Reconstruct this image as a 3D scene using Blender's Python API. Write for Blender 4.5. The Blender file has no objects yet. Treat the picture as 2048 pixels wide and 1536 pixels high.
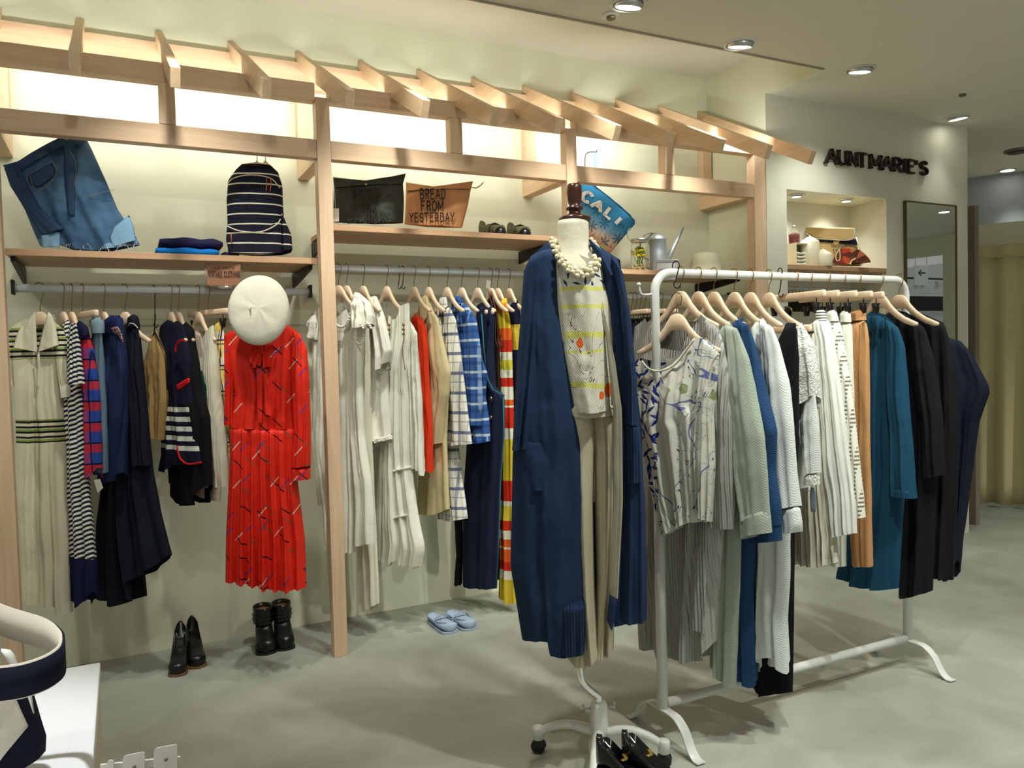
import bpy, bmesh, math, random
from mathutils import Vector, Matrix, noise
random.seed(7)
C = bpy.context.scene.collection
# ------------------------------------------------------------------ camera (recovered from the photograph's vanishing points)
F = 1556.1; H = 1.45
def _rot(a, b, c):
    return Matrix.Rotation(a, 3, 'Z') @ Matrix.Rotation(b, 3, 'X') @ Matrix(((math.cos(c), 0, math.sin(c)), (0, 1, 0), (-math.sin(c), 0, math.cos(c))))
RM = _rot(-0.4645712, -0.03668015, 0.02593361)      # columns: right, forward, up
EYE = Vector((0, 0, H))
cd = bpy.data.cameras.new('camera'); cam = bpy.data.objects.new('camera', cd); C.objects.link(cam)
cd.sensor_width = 36; cd.lens = F / 2048 * 36; cd.clip_start = .05; cd.clip_end = 60
m = Matrix((RM.col[0], RM.col[2], -RM.col[1])).transposed().to_4x4(); m.translation = EYE
cam.matrix_world = m
bpy.context.scene.camera = cam
# ------------------------------------------------------------------ world, exposure, main lamps
vs = bpy.context.scene.view_settings
vs.view_transform = 'Standard'; vs.look = 'None'; vs.gamma = 1; vs.use_curve_mapping = False; vs.exposure = 0.0
w = bpy.data.worlds.new('world'); bpy.context.scene.world = w; w.use_nodes = True
bg = w.node_tree.nodes['Background']; bg.inputs[0].default_value = (1.0, 1.0, .95, 1); bg.inputs[1].default_value = .32
WARM = (.99, 1.0, .92)
def spot(name, loc, to, e, size, blend=.5, col=WARM, r=.04):
    l = bpy.data.lights.new(name, 'SPOT'); l.energy = e; l.spot_size = math.radians(size); l.spot_blend = blend; l.color = col; l.shadow_soft_size = r
    o = bpy.data.objects.new(name, l); C.objects.link(o); o.location = loc
    o.rotation_euler = (Vector(to) - Vector(loc)).to_track_quat('-Z', 'Y').to_euler(); return o
CZ = 3.081; LZ = CZ - .035
# the row of adjustable downlights that washes the clothes wall
for i, (x, y) in enumerate([(-1.2, 3.0), (.22, 3.0), (1.2, 3.03), (2.191, 3.051), (3.023, 3.207)]):
    spot('wall_spot', (x, y, LZ), (x + (.1 if i < 4 else -.15), 3.98, 1.25), 110 if i > 1 else 88, 65, 1)
spot('wall_spot', (3.961, 3.218, LZ), (4.3, 3.9, 1.2), 34, 90, .8)
spot('wall_spot', (5.452, 3.604, LZ), (5.3, 3.3, .6), 11, 80, .9)
spot('wall_spot', (7.52, 4.49, LZ), (7.1, 3.9, 0), 60, 86, .9)
# unseen spots added to brighten the beam fronts; then sales floor downlights aimed at the rack, the mannequin and the table
for x, tx in [(.1, .2), (1.3, 1.5), (2.6, 2.9)]:
    spot('beam_fill_spot', (x, .9, LZ), (tx, 3.74, 2.15), 36, 58, 1)
spot('floor_spot', (1.75, 1.25, LZ), (2.0, 2.4, .95), 135, 66, .7)
spot('floor_spot', (3.1, 1.35, LZ), (2.7, 2.4, .8), 112, 70, .7)
spot('floor_spot', (.2, 1.5, LZ), (.5, 3.5, .7), 30, 80, .7)
spot('floor_spot', (1.0, 2.3, LZ), (1.1, 2.6, 0), 70, 80, .8)
spot('floor_spot', (-.45, 1.3, LZ), (-.5, 1.4, .7), 185, 40, .6, (.97, 1, 1))
spot('floor_spot', (2.6, .9, LZ), (3.0, 1.6, 0), 105, 84, .8)
spot('floor_spot', (4.6, 1.9, LZ), (4.6, 2.4, 0), 70, 96, .9)
def strip(name, x0, x1, y, z, to, e, col=(.98, 1.0, .94)):
    l = bpy.data.lights.new(name, 'AREA'); l.shape = 'RECTANGLE'; l.size = x1 - x0; l.size_y = .025; l.energy = e; l.color = col
    o = bpy.data.objects.new(name, l); C.objects.link(o); o.location = ((x0+x1)/2, y, z)
    o.rotation_euler = (Vector(to)).to_track_quat('-Z', 'Y').to_euler()
    return o
# the strip lights tucked behind the upper beam that light the wall and the raised ceiling
for x0, x1 in [(-1.1, -.5), (-.38, .84), (.97, 2.22), (2.35, 3.60)]:
    strip('strip_light', x0, x1, 3.842, 2.748, (.4 if x0 > 2 else 0, 1, .22), 6.9 * (x1 - x0) / 1.25)
for x, y in [(3.2, -.8), (.4, -1.4), (5.6, .3), (7.4, 1.9), (-2.2, .4)]:  # out-of-view spots added so light bouncing off the floor brightens the ceiling
    spot('bounce_spot', (x, y, LZ), (x, y, 0), 170, 112, .8)
spot('niche_spot', (4.12, 3.87, 2.46), (4.12, 4.0, 1.9), 10, 120, .9)
spot('niche_spot', (4.60, 3.87, 2.46), (4.60, 4.0, 1.9), 10, 120, .9)
# daylight-white lighting of the mall passage, seen only in the mirror
spot('passage_spot', (10.5, -2.2, 2.9), (10.9, -3.2, 1.6), 150, 120, .9, (1, 1, 1))

# ------------------------------------------------------------------ measuring helpers: where the photo's sight lines meet real planes
def ray(x, y):
    return RM @ Vector(((x - 1024) / F, 1, -(y - 768) / F))
def onz(x, y, z): d = ray(x, y); return EYE + d * ((z - H) / d.z)
def ony(x, y, Y): d = ray(x, y); return EYE + d * (Y / d.y)
def onx(x, y, X): d = ray(x, y); return EYE + d * (X / d.x)
class Plane:
    """vertical plane through P; e = horizontal direction that runs to the right in the photo, n = normal towards the visitor"""
    def __init__(s, P, alpha=90):
        P = Vector(P); s.P = P
        v = Vector((P.x, P.y, 0)).normalized(); r = Vector((v.y, -v.x, 0)); a = math.radians(alpha)
        s.e = r * math.sin(a) - v * math.cos(a); s.n = Vector((s.e.y, -s.e.x, 0))
        if s.n.dot(P - EYE) > 0: s.n = -s.n
    def uz(s, x, y, off=0):
        d = ray(x, y); P = s.P + s.n * off
        t = (P - EYE).dot(s.n) / d.dot(s.n); q = EYE + d * t
        return ((q - s.P).dot(s.e), q.z)
    def pt(s, u, z, o=0):
        q = s.P + s.e * u + s.n * o; q.z = z; return q
    def px(s, x, y, off=0): u, z = s.uz(x, y, off); return s.pt(u, z, off)

# ------------------------------------------------------------------ object helpers
def tag(o, label=None, cat=None, group=None, kind=None):
    if label: o['label'] = label
    if cat: o['category'] = cat
    if group: o['group'] = group
    if kind: o['kind'] = kind
    return o
def thing(name, label, cat, loc, group=None):
    o = bpy.data.objects.new(name, None); o.empty_display_size = .1; C.objects.link(o); o.location = loc
    return tag(o, label, cat, group)
def obj(name, bm, mat, parent=None, smooth=True, label=None, bevel=0, solid=0, sub=0):
    """world-space bmesh -> one mesh object (vertices stored relative to its parent)"""
    base = Vector((0, 0, 0)); p = parent; 
    while p: base += p.location; p = p.parent
    bmesh.ops.remove_doubles(bm, verts=bm.verts, dist=1e-6) if len(bm.verts) < 30000 else None
    bmesh.ops.recalc_face_normals(bm, faces=bm.faces)
    if parent is None and len(bm.verts):
        lo = Vector([min(v.co[i] for v in bm.verts) for i in range(3)]); hi = Vector([max(v.co[i] for v in bm.verts) for i in range(3)])
        org = Vector(((lo.x + hi.x) / 2, (lo.y + hi.y) / 2, lo.z)); base = org
    for v in bm.verts: v.co -= base
    me = bpy.data.meshes.new(name); bm.to_mesh(me); bm.free(); me.materials.append(mat)
    if smooth: me.polygons.foreach_set('use_smooth', [True] * len(me.polygons))
    o = bpy.data.objects.new(name, me); C.objects.link(o)
    if parent: o.parent = parent
    else: o.location = base
    if label: o['label'] = label
    if bevel:
        b = o.modifiers.new('bevel', 'BEVEL'); b.width = bevel; b.segments = 2; b.limit_method = 'ANGLE'
    if solid:
        b = o.modifiers.new('solid', 'SOLIDIFY'); b.thickness = solid; b.offset = 0
    if sub:
        b = o.modifiers.new('sub', 'SUBSURF'); b.levels = sub; b.render_levels = sub
    return o
def struct(name, bm, mat, **k): return tag(obj(name, bm, mat, smooth=False, **k), kind='structure')
def BM(): return bmesh.new()
def box(bm, a, b):
    x0, y0, z0 = a; x1, y1, z1 = b
    v = [bm.verts.new(p) for p in ((x0,y0,z0),(x1,y0,z0),(x1,y1,z0),(x0,y1,z0),(x0,y0,z1),(x1,y0,z1),(x1,y1,z1),(x0,y1,z1))]
    for f in ((0,3,2,1),(4,5,6,7),(0,1,5,4),(1,2,6,5),(2,3,7,6),(3,0,4,7)): bm.faces.new([v[i] for i in f])
    return bm
def obox(bm, o, ex, ey, ez):
    o, ex, ey, ez = map(Vector, (o, ex, ey, ez))
    v = [bm.verts.new(o + p) for p in (Vector(), ex, ex+ey, ey, ez, ex+ez, ex+ey+ez, ey+ez)]
    for f in ((0,3,2,1),(4,5,6,7),(0,1,5,4),(1,2,6,5),(2,3,7,6),(3,0,4,7)): bm.faces.new([v[i] for i in f])
    return bm
def loft(bm, rings, closed=True, caps=True):
    R = [[bm.verts.new(p) for p in r] for r in rings]; n = len(R[0])
    for a, b in zip(R, R[1:]):
        for i in range(n if closed else n - 1):
            j = (i + 1) % n
            try: bm.faces.new((a[i], a[j], b[j], b[i]))
            except ValueError: pass
    if caps and closed:
        for r in (R[0], R[-1]):
            try: bm.faces.new(r)
            except ValueError: pass
    return bm
def tube(bm, path, r, n=8, flat=None, caps=True):
    path = [Vector(p) for p in path]; rs = r if isinstance(r, (list, tuple)) else [r] * len(path)
    up = None; rings = []
    for i, p in enumerate(path):
        t = (path[min(i+1, len(path)-1)] - path[max(i-1, 0)]).normalized()
        if up is None: up = Vector((0, 0, 1)) if abs(t.z) < .9 else Vector((1, 0, 0))
        s = t.cross(up).normalized(); up = s.cross(t).normalized()
        ru, rsd = (rs[i], rs[i]) if flat is None else (rs[i] * flat, rs[i])
        rings.append([p + s * math.cos(k*2*math.pi/n) * rsd + up * math.sin(k*2*math.pi/n) * ru for k in range(n)])
    return loft(bm, rings, caps=caps)
def lathe(bm, c, prof, n=28, ax=(0,0,1), ex=None):
    c = Vector(c); ax = Vector(ax).normalized(); s = Vector(ex).normalized() if ex else ax.orthogonal().normalized(); t = ax.cross(s)
    return loft(bm, [[c + ax*h + (s*math.cos(k*2*math.pi/n) + t*math.sin(k*2*math.pi/n)) * max(r, .0003) for k in range(n)] for r, h in prof])
def prism(bm, pts, d):
    """closed outline in space extruded by vector d"""
    d = Vector(d); a = [bm.verts.new(p) for p in pts]; b = [bm.verts.new(Vector(p) + d) for p in pts]; n = len(a)
    bm.faces.new(a); bm.faces.new(b[::-1])
    for i in range(n): bm.faces.new((a[i], a[(i+1) % n], b[(i+1) % n], b[i]))
    return bm
def smooth_path(pts, k=6):
    pts = [Vector(p) for p in pts]; out = []
    for i in range(len(pts) - 1):
        p0, p1, p2, p3 = pts[max(i-1, 0)], pts[i], pts[i+1], pts[min(i+2, len(pts)-1)]
        for j in range(k):
            t = j / k
            out.append(.5 * ((2*p1) + (p2-p0)*t + (2*p0-5*p1+4*p2-p3)*t*t + (3*p1-p0-3*p2+p3)*t**3))
    return out + [pts[-1]]

# ------------------------------------------------------------------ materials
def lin(c): return tuple((x/255/12.92 if x/255 <= .04045 else ((x/255+.055)/1.055)**2.4) for x in c) + (1,)
class NB:
    def __init__(s, mat): s.t = mat.node_tree; s.N = s.t.nodes; s.L = s.t.links
    def put(s, sock, v):
        if isinstance(v, bpy.types.NodeSocket): s.L.new(v, sock)
        elif v is not None: sock.default_value = v
    def m(s, op, a, b=None, c=None):
        n = s.N.new('ShaderNodeMath'); n.operation = op; s.put(n.inputs[0], a); s.put(n.inputs[1], b); s.put(n.inputs[2], c); return n.outputs[0]
    def mix(s, f, a, b):
        n = s.N.new('ShaderNodeMix'); n.data_type = 'RGBA'; s.put(n.inputs[0], f); s.put(n.inputs[6], a); s.put(n.inputs[7], b); return n.outputs[2]
    def uv(s):
        n = s.N.new('ShaderNodeUVMap'); n.uv_map = 'UVMap'; x = s.N.new('ShaderNodeSeparateXYZ'); s.L.new(n.outputs[0], x.inputs[0]); return x.outputs[0], x.outputs[1]
    def noise(s, scale, detail=2, vec=None, dist=0):
        n = s.N.new('ShaderNodeTexNoise'); n.inputs['Scale'].default_value = scale; n.inputs['Detail'].default_value = detail; n.inputs['Distortion'].default_value = dist
        if vec is None: vec = s.N.new('ShaderNodeTexCoord').outputs['Object']
        s.L.new(vec, n.inputs['Vector']); return n.outputs[0]
    def comb(s, x, y, z=0):
        n = s.N.new('ShaderNodeCombineXYZ'); s.put(n.inputs[0], x); s.put(n.inputs[1], y); s.put(n.inputs[2], z); return n.outputs[0]
    def ramp(s, f, stops):
        n = s.N.new('ShaderNodeValToRGB'); s.L.new(f, n.inputs[0]); e = n.color_ramp.elements
        while len(e) < len(stops): e.new(.5)
        for k, (p, c) in zip(e, stops): k.position = p; k.color = c
        return n.outputs[0]
    def stripe(s, v, period, width, off=0.0):       # 1 inside the stripe
        f = s.m('FRACT', s.m('ADD', s.m('DIVIDE', v, period), off + 10)); return s.m('LESS_THAN', f, width)
    def band(s, v, a, b):
        return s.m('MULTIPLY', s.m('GREATER_THAN', v, a), s.m('LESS_THAN', v, b))
    def voro(s, u, v, rand=1.0):
        n = s.N.new('ShaderNodeTexVoronoi'); n.voronoi_dimensions = '2D'; n.inputs['Scale'].default_value = 1; n.inputs['Randomness'].default_value = rand
        vec = s.comb(u, v); s.L.new(vec, n.inputs['Vector'])
        sb = s.N.new('ShaderNodeVectorMath'); sb.operation = 'SUBTRACT'; s.L.new(vec, sb.inputs[0]); s.L.new(n.outputs['Position'], sb.inputs[1])
        x = s.N.new('ShaderNodeSeparateXYZ'); s.L.new(sb.outputs[0], x.inputs[0])
        c = s.N.new('ShaderNodeSeparateColor'); s.L.new(n.outputs['Color'], c.inputs[0])
        return x.outputs[0], x.outputs[1], c.outputs[0], c.outputs[1], c.outputs[2]
    def rot(s, x, y, a):
        ca, sa = s.m('COSINE', a), s.m('SINE', a)
        return s.m('ADD', s.m('MULTIPLY', x, ca), s.m('MULTIPLY', y, sa)), s.m('SUBTRACT', s.m('MULTIPLY', y, ca), s.m('MULTIPLY', x, sa))
_c = {}
def mat(name, col, rough=.5, metal=0, pat=None, bump=None, emis=0, trans=0, sheen=0, spec=.5, alpha=1, wob=0, coat=0, ior=1.45):
    if name in _c: return _c[name]
    M = bpy.data.materials.new(name); M.use_nodes = True; b = NB(M); P = b.N['Principled BSDF']
    c = lin(col); sock = c
    if pat: sock = pat(b)
    if wob:                                        # gentle tonal variation of the stuff itself
        f = b.noise(wob[0], 3); k = b.m('MULTIPLY_ADD', f, wob[1]*2, 1 - wob[1])
        mm = b.N.new('ShaderNodeMix'); mm.data_type = 'RGBA'; mm.blend_type = 'MULTIPLY'; mm.inputs[0].default_value = 1
        b.put(mm.inputs[6], sock); b.L.new(b.comb(k, k, k), mm.inputs[7]); sock = mm.outputs[2]
    b.put(P.inputs['Base Color'], sock)
    P.inputs['Roughness'].default_value = rough; P.inputs['Metallic'].default_value = metal
    P.inputs['Specular IOR Level'].default_value = spec; P.inputs['Transmission Weight'].default_value = trans; P.inputs['IOR'].default_value = ior
    P.inputs['Alpha'].default_value = alpha; P.inputs['Coat Weight'].default_value = coat
    if sheen: P.inputs['Sheen Weight'].default_value = sheen
    if emis: P.inputs['Emission Color'].default_value = c; P.inputs['Emission Strength'].default_value = emis
    if bump:
        h, d = bump(b); n = b.N.new('ShaderNodeBump'); n.inputs['Strength'].default_value = d[0]; n.inputs['Distance'].default_value = d[1]
        b.L.new(h, n.inputs['Height']); b.L.new(n.outputs[0], P.inputs['Normal'])
    _c[name] = M; return M
def b_noise(sc, st=.4, di=.004): return lambda b: (b.noise(sc, 3), (st, di))
def b_rib(per, st=.6, di=.003):
    def f(b):
        u, v = b.uv(); return b.m('SINE', b.m('MULTIPLY', u, 6.2832 / per)), (st, di)
    return f
def b_knit(per=.006, st=.35, di=.002):
    def f(b):
        u, v = b.uv(); return b.m('MULTIPLY', b.m('SINE', b.m('MULTIPLY', u, 6.2832/per)), b.m('SINE', b.m('MULTIPLY', v, 6.2832/per*.8))), (st, di)
    return f
def wood(name, c1, c2, ax, rough=.45):
    def pat(b):
        tc = b.N.new('ShaderNodeTexCoord').outputs['Object']; mp = b.N.new('ShaderNodeMapping'); b.L.new(tc, mp.inputs[0])
        s = [26, 26, 26]; s[ax] = 1.3; mp.inputs['Scale'].default_value = s
        return b.ramp(b.noise(1.6, 4, mp.outputs[0], .6), [(.3, lin(c1)), (.7, lin(c2))])
    return mat(name, c1, rough, pat=pat, spec=.35)
WX = wood('beech_x', (212,178,144), (224,194,162), 0); WY = wood('beech_y', (216,184,146), (230,200,164), 1); WZ = wood('beech_z', (214,182,148), (228,198,166), 2)
SHELF = wood('shelf_wood', (186,146,112), (198,160,126), 0, .4)
HANGW = wood('hanger_wood', (234,204,172), (240,214,184), 2, .3)
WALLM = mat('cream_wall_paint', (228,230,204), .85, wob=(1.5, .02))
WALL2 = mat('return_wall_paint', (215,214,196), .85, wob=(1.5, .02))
CEIL = mat('ceiling_paint', (220,217,202), .9, wob=(.8, .015))
def floor_pat(b):
    a = b.noise(.55, 5, dist=1.2); c = b.noise(3.2, 6, dist=.8)
    f = b.m('ADD', b.m('MULTIPLY', a, .7), b.m('MULTIPLY', c, .3))
    return b.ramp(f, [(.32, lin((132,134,122))), (.5, lin((158,160,148))), (.68, lin((184,187,176)))])
FLOOR = mat('concrete_floor', (150,150,130), .5, pat=floor_pat, bump=b_noise(60, .1, .002), spec=.3)
WHITEM = mat('white_painted_steel', (218,220,214), .35)
BLACKM = mat('black_metal', (30,28,28), .45, metal=.3)
BLACKP = mat('black_plastic', (24,23,24), .4)
BRASS = mat('dark_brass_wire', (150,122,74), .3, metal=1)
STEEL = mat('brushed_steel', (196,198,196), .35, metal=1)
RAILM = mat('grey_rail_metal', (196,200,202), .45)
CHROME = mat('chrome', (235,235,235), .06, metal=1)
GALV = mat('galvanised_steel', (176,184,190), .42, metal=.75, wob=(18, .08))
LEATHB = mat('black_leather', (16,15,17), .28, bump=b_noise(90, .15, .002))
def cloth(name, col, pat=None, bump=None, rough=.85, **k):
    return mat(name, col, rough, pat=pat, bump=bump or b_noise(55, .35, .004), spec=.2, **k)
LAMPG = mat('lamp_lens', (255,250,235), .3, emis=14)

# ------------------------------------------------------------------ panels of cloth: real closed volumes hung in a plane
def resamp(pts, n):
    d = [0]
    for a, b in zip(pts, pts[1:]): d.append(d[-1] + math.dist(a, b))
    L = d[-1] or 1e-9; out = []; j = 0
    for i in range(n + 1):
        t = L * i / n
        while j < len(pts) - 2 and d[j+1] < t: j += 1
        k = (t - d[j]) / max(d[j+1] - d[j], 1e-9); k = min(max(k, 0), 1)
        out.append((pts[j][0] + (pts[j+1][0]-pts[j][0])*k, pts[j][1] + (pts[j+1][1]-pts[j][1])*k))
    return out
def panel(name, pl, T, B, L=(), R=(), m=None, parent=None, th=.03, fold=(.008, 5), off=0, nu=34, nv=44, back=True, topopen=None, curve=0, wr=.003, label=None, seed=0, solid=0, hemwave=0, tt=.3):
    """Coons patch between four outlines; front and back sheets bulge apart by th, with hanging folds"""
    rnd = random.Random(seed + len(name) * 7 + int(T[0][0])); ph = [rnd.random() * 6.28 for _ in range(6)]
    g = lambda P: [pl.uz(x, y, off) for x, y in P]
    T, B = g(T), g(B); L = [T[0]] + g(L) + [B[0]]; R = [T[-1]] + g(R) + [B[-1]]
    TO = g(topopen) if topopen else None
    def grid(T, L, R):
        a, b, l, r = resamp(T, nu), resamp(B, nu), resamp(L, nv), resamp(R, nv); G = []
        for j in range(nv + 1):
            t = j / nv; row = []
            for i in range(nu + 1):
                s = i / nu; row.append(tuple((1-t)*a[i][k] + t*b[i][k] + (1-s)*l[j][k] + s*r[j][k] - ((1-s)*(1-t)*a[0][k] + s*(1-t)*a[-1][k] + (1-s)*t*b[0][k] + s*t*b[-1][k]) for k in (0, 1)))
            G.append(row)
        return G
    bm = BM(); uvl = bm.loops.layers.uv.new('UVMap'); V = {}
    G1 = grid(T, L, R)
    if TO: Gb = grid([T[0]] + TO + [T[-1]], L, R)
    else: Gb = G1
    amp, fr = fold
    for side in ((1, -1) if back else (1,)):
        G = G1 if side == 1 else Gb
        for j in range(nv + 1):
            t = j / nv; et = min(1, tt + t * 2.2) if not curve else 1
            for i in range(nu + 1):
                s = i / nu; edge = i in (0, nu) or (j == 0 and not TO)
                key = (i, j, 1 if edge else side)
                if key in V: continue
                u, z = G[j][i]; es = max(0, 1 - (2*s-1)**2) ** .5
                q = pl.pt(u, z, off)
                w = amp * (.25 + t) * (math.sin(6.283*fr*s + ph[0] + 1.3*t) + .5*math.sin(6.283*fr*2.1*s + ph[1] - t) + .35*math.sin(6.283*fr*.5*s + ph[2]))
                w += wr * 3 * noise.noise(Vector((u*14 + ph[3], z*6, side*3))) + wr * noise.noise(Vector((u*40, z*30 + ph[4], side)))
                o = side * th * es * et + (w if side == 1 else w * .6) * (es if edge is False else .6) 
                if edge: o = w * .4
                if curve: o += curve * (es - 1)
                q = q + pl.n * o
                if hemwave and t > .85: q.z += hemwave * (t-.85)/.15 * math.sin(6.283*fr*s + ph[0])
                vv = bm.verts.new(q); V[key] = vv
    def gv(i, j, side):
        edge = i in (0, nu) or (j == 0 and not TO); return V[(i, j, 1 if edge else side)]
    for side in ((1, -1) if back else (1,)):
        G = G1 if side == 1 else Gb
        for j in range(nv):
            for i in range(nu):
                q = [(i, j), (i+1, j), (i+1, j+1), (i, j+1)]
                vs_ = [gv(a, b, side) for a, b in q]
                if len(set(vs_)) < 4: continue
                try: f = bm.faces.new(vs_)
                except ValueError: continue
                for lp, (a, b) in zip(f.loops, q): lp[uvl].uv = G[b][a]
    base = Vector(); p = parent
    while p: base += p.location; p = p.parent
    for v in bm.verts: v.co -= base
    bmesh.ops.recalc_face_normals(bm, faces=bm.faces)
    me = bpy.data.meshes.new(name); bm.to_mesh(me); bm.free(); me.materials.append(m)
    me.polygons.foreach_set('use_smooth', [True] * len(me.polygons))
    o = bpy.data.objects.new(name, me); C.objects.link(o); o.parent = parent
    if label: o['label'] = label
    if solid:
        b = o.modifiers.new('solid', 'SOLIDIFY'); b.thickness = solid; b.offset = 0
    return o

# ------------------------------------------------------------------ stroke lettering
def arc(cx, cy, rx, ry, a0, a1, n=8): return [(cx + rx*math.cos(math.radians(a0+(a1-a0)*i/n)), cy + ry*math.sin(math.radians(a0+(a1-a0)*i/n))) for i in range(n+1)]
GL = {
 'A': [[(0,0),(.42,1),(.84,0)],[(.17,.36),(.67,.36)]], 'B': [[(.1,0),(.1,1)],[(.1,1)]+arc(.4,.76,.3,.24,90,-90)+[(.1,.52)],[(.1,.52)]+arc(.42,.26,.33,.26,90,-90)+[(.1,0)]],
 'C': [arc(.42,.5,.38,.5,50,310,12)], 'D': [[(.1,0),(.1,1)],[(.1,1)]+arc(.32,.5,.45,.5,90,-90,10)+[(.1,0)]],
 'E': [[(.1,0),(.1,1)],[(.1,1),(.7,1)],[(.1,.52),(.58,.52)],[(.1,0),(.72,0)]], 'F': [[(.1,0),(.1,1)],[(.1,1),(.7,1)],[(.1,.52),(.58,.52)]],
 'G': [arc(.42,.5,.38,.5,50,340,12)+[(.8,.45),(.5,.45)]], 'H': [[(.1,0),(.1,1)],[(.75,0),(.75,1)],[(.1,.5),(.75,.5)]], 'I': [[(.2,0),(.2,1)]],
 'L': [[(.1,1),(.1,0),(.65,0)]], 'M': [[(.08,0),(.08,1),(.5,.25),(.92,1),(.92,0)]], 'N': [[(.1,0),(.1,1),(.75,0),(.75,1)]],
 'O': [arc(.42,.5,.38,.5,0,360,16)], 'R': [[(.1,0),(.1,1)],[(.1,1)]+arc(.4,.74,.3,.26,90,-90)+[(.1,.48)],[(.38,.48),(.76,0)]],
 'S': [arc(.4,.75,.3,.25,25,260,9)+arc(.4,.26,.33,.26,80,-150,9)], 'T': [[(.4,0),(.4,1)],[(0,1),(.8,1)]],
 'U': [[(.1,1),(.1,.3)]+arc(.42,.3,.32,.3,180,360)+[(.74,1)]], 'V': [[(0,1),(.4,0),(.8,1)]], 'Y': [[(0,1),(.4,.5),(.8,1)],[(.4,.5),(.4,0)]],
 'W': [[(0,1),(.25,0),(.5,.8),(.75,0),(1,1)]], "'": [[(.1,1),(.1,.72)]], 'P': [[(.1,0),(.1,1)],[(.1,1)]+arc(.4,.74,.3,.26,90,-90)+[(.1,.48)]]}
GW = {'I': .4, "'": .25, ' ': .45, 'M': 1.0, 'W': 1.0}
SER = {'A': [(0,0),(.84,0)], 'U': [(.1,1),(.74,1)], 'N': [(.1,0),(.1,1),(.75,1)], 'T': [(.4,0)], 'M': [(.08,0),(.08,1),(.92,1),(.92,0)], 'R': [(.1,0),(.1,1),(.76,0)], 'I': [(.2,0),(.2,1)], 'E': [(.1,0),(.1,1)], 'B': [(.1,0),(.1,1)], 'D': [(.1,0),(.1,1)], 'F': [(.1,0),(.1,1)], 'V': [(0,1),(.8,1)], 'H': [(.1,0),(.1,1),(.75,0),(.75,1)], 'L': [(.1,1)], 'Y': [(0,1),(.8,1),(.4,0)]}
def glyph(bm, ch, o, ex, ez, n, th, dep, serif=0):
    def stroke(a, b, t):
        a, b = Vector(a), Vector(b); d = b - a; L = d.length
        if L < 1e-5: return
        d /= L; s = Vector((-d.y, d.x)) * t/2; a2 = a - d*t*.25; b2 = b + d*t*.25
        w = [o + ex*p.x + ez*p.y for p in (a2-s, b2-s, b2+s, a2+s)]
        prism(bm, w, n*dep)
    for pl in GL.get(ch, []):
        for a, b in zip(pl, pl[1:]): stroke(a, b, th)
    if serif:
        for x, y in SER.get(ch, []): stroke((x - serif, y), (x + serif, y), th*.55)
def text(bm, s, o, ex, ez, n, h, th=.16, dep=.001, serif=0, fit=None, gap=.2):
    """o = left baseline; ex, ez unit vectors; fit = total width"""
    W = sum(GW.get(c, .82) + gap for c in s) - gap; wsc = fit / W if fit else h; x = 0
    for c in s:
        if c != ' ': glyph(bm, c, Vector(o) + ex*x*wsc, ex*wsc, ez*h, n, th, dep, serif)
        x += GW.get(c, .82) + gap
    return bm

# ================================================================== THE ROOM
YW = 4.30; FY = 3.742; UZ = 3.345
b = BM(); box(b, (-6, -5, -.1), (12, 9, 0)); struct('floor', b, FLOOR)
b = BM(); box(b, (-6, -5, CZ), (12, 3.30, CZ+.3)); box(b, (3.80, 3.30, CZ), (12, 7, CZ+.3)); box(b, (-6, 3.30, UZ), (3.80, 4.5, UZ+.1)); struct('ceiling', b, CEIL)
b = BM(); box(b, (-6, 3.285, CZ-.006), (3.745, 3.30, CZ)); struct('trim_1', b, mat('grey_trim', (150,142,128), .7))
b = BM(); box(b, (-6, YW, 0), (3.744, YW+.1, UZ)); struct('wall_back', b, WALLM)
b = BM(); box(b, (3.738, 3.302, CZ), (3.7999, 3.7498, UZ)); box(b, (3.738, 3.7498, 0), (3.7438, YW-.001, UZ)); struct('wall_return', b, WALLM)
# right hand wall block with the niche
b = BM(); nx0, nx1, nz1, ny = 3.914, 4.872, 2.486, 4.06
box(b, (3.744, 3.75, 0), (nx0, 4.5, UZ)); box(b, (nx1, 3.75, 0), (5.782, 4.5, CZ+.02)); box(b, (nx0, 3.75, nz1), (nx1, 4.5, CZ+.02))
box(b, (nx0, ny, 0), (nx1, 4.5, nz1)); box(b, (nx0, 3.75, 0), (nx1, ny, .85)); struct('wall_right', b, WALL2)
# the passage behind the right hand wall, with the fitting room curtain
c0, c1 = onz(1940, 1010, 0), onz(2048, 1018, 0); cdv = (c1 - c0).normalized(); c2 = c0 + cdv * 1.6; c3 = c0 - cdv * .9
cn = Vector((cdv.y, -cdv.x, 0)); cn = cn if cn.y < 0 else -cn
b = BM(); obox(b, c3 - cn*.25 + Vector((0,0,2.30)), c2 - c3, -cn*.1, (0,0,.225)); struct('wall_soffit', b, WALLM)
b = BM(); obox(b, c3 - cn*.9 + Vector((0,0,0)), c2 - c3, -cn*.1, (0,0,CZ)); struct('wall_passage', b, mat('blue_grey_wall', (150,156,160), .9))
b = BM(); box(b, (6.04, 3.86, 0), (6.09, 4.2, 2.535)); tag(struct('door_1', b, mat('taupe_jamb', (138,126,110), .7)))
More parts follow.
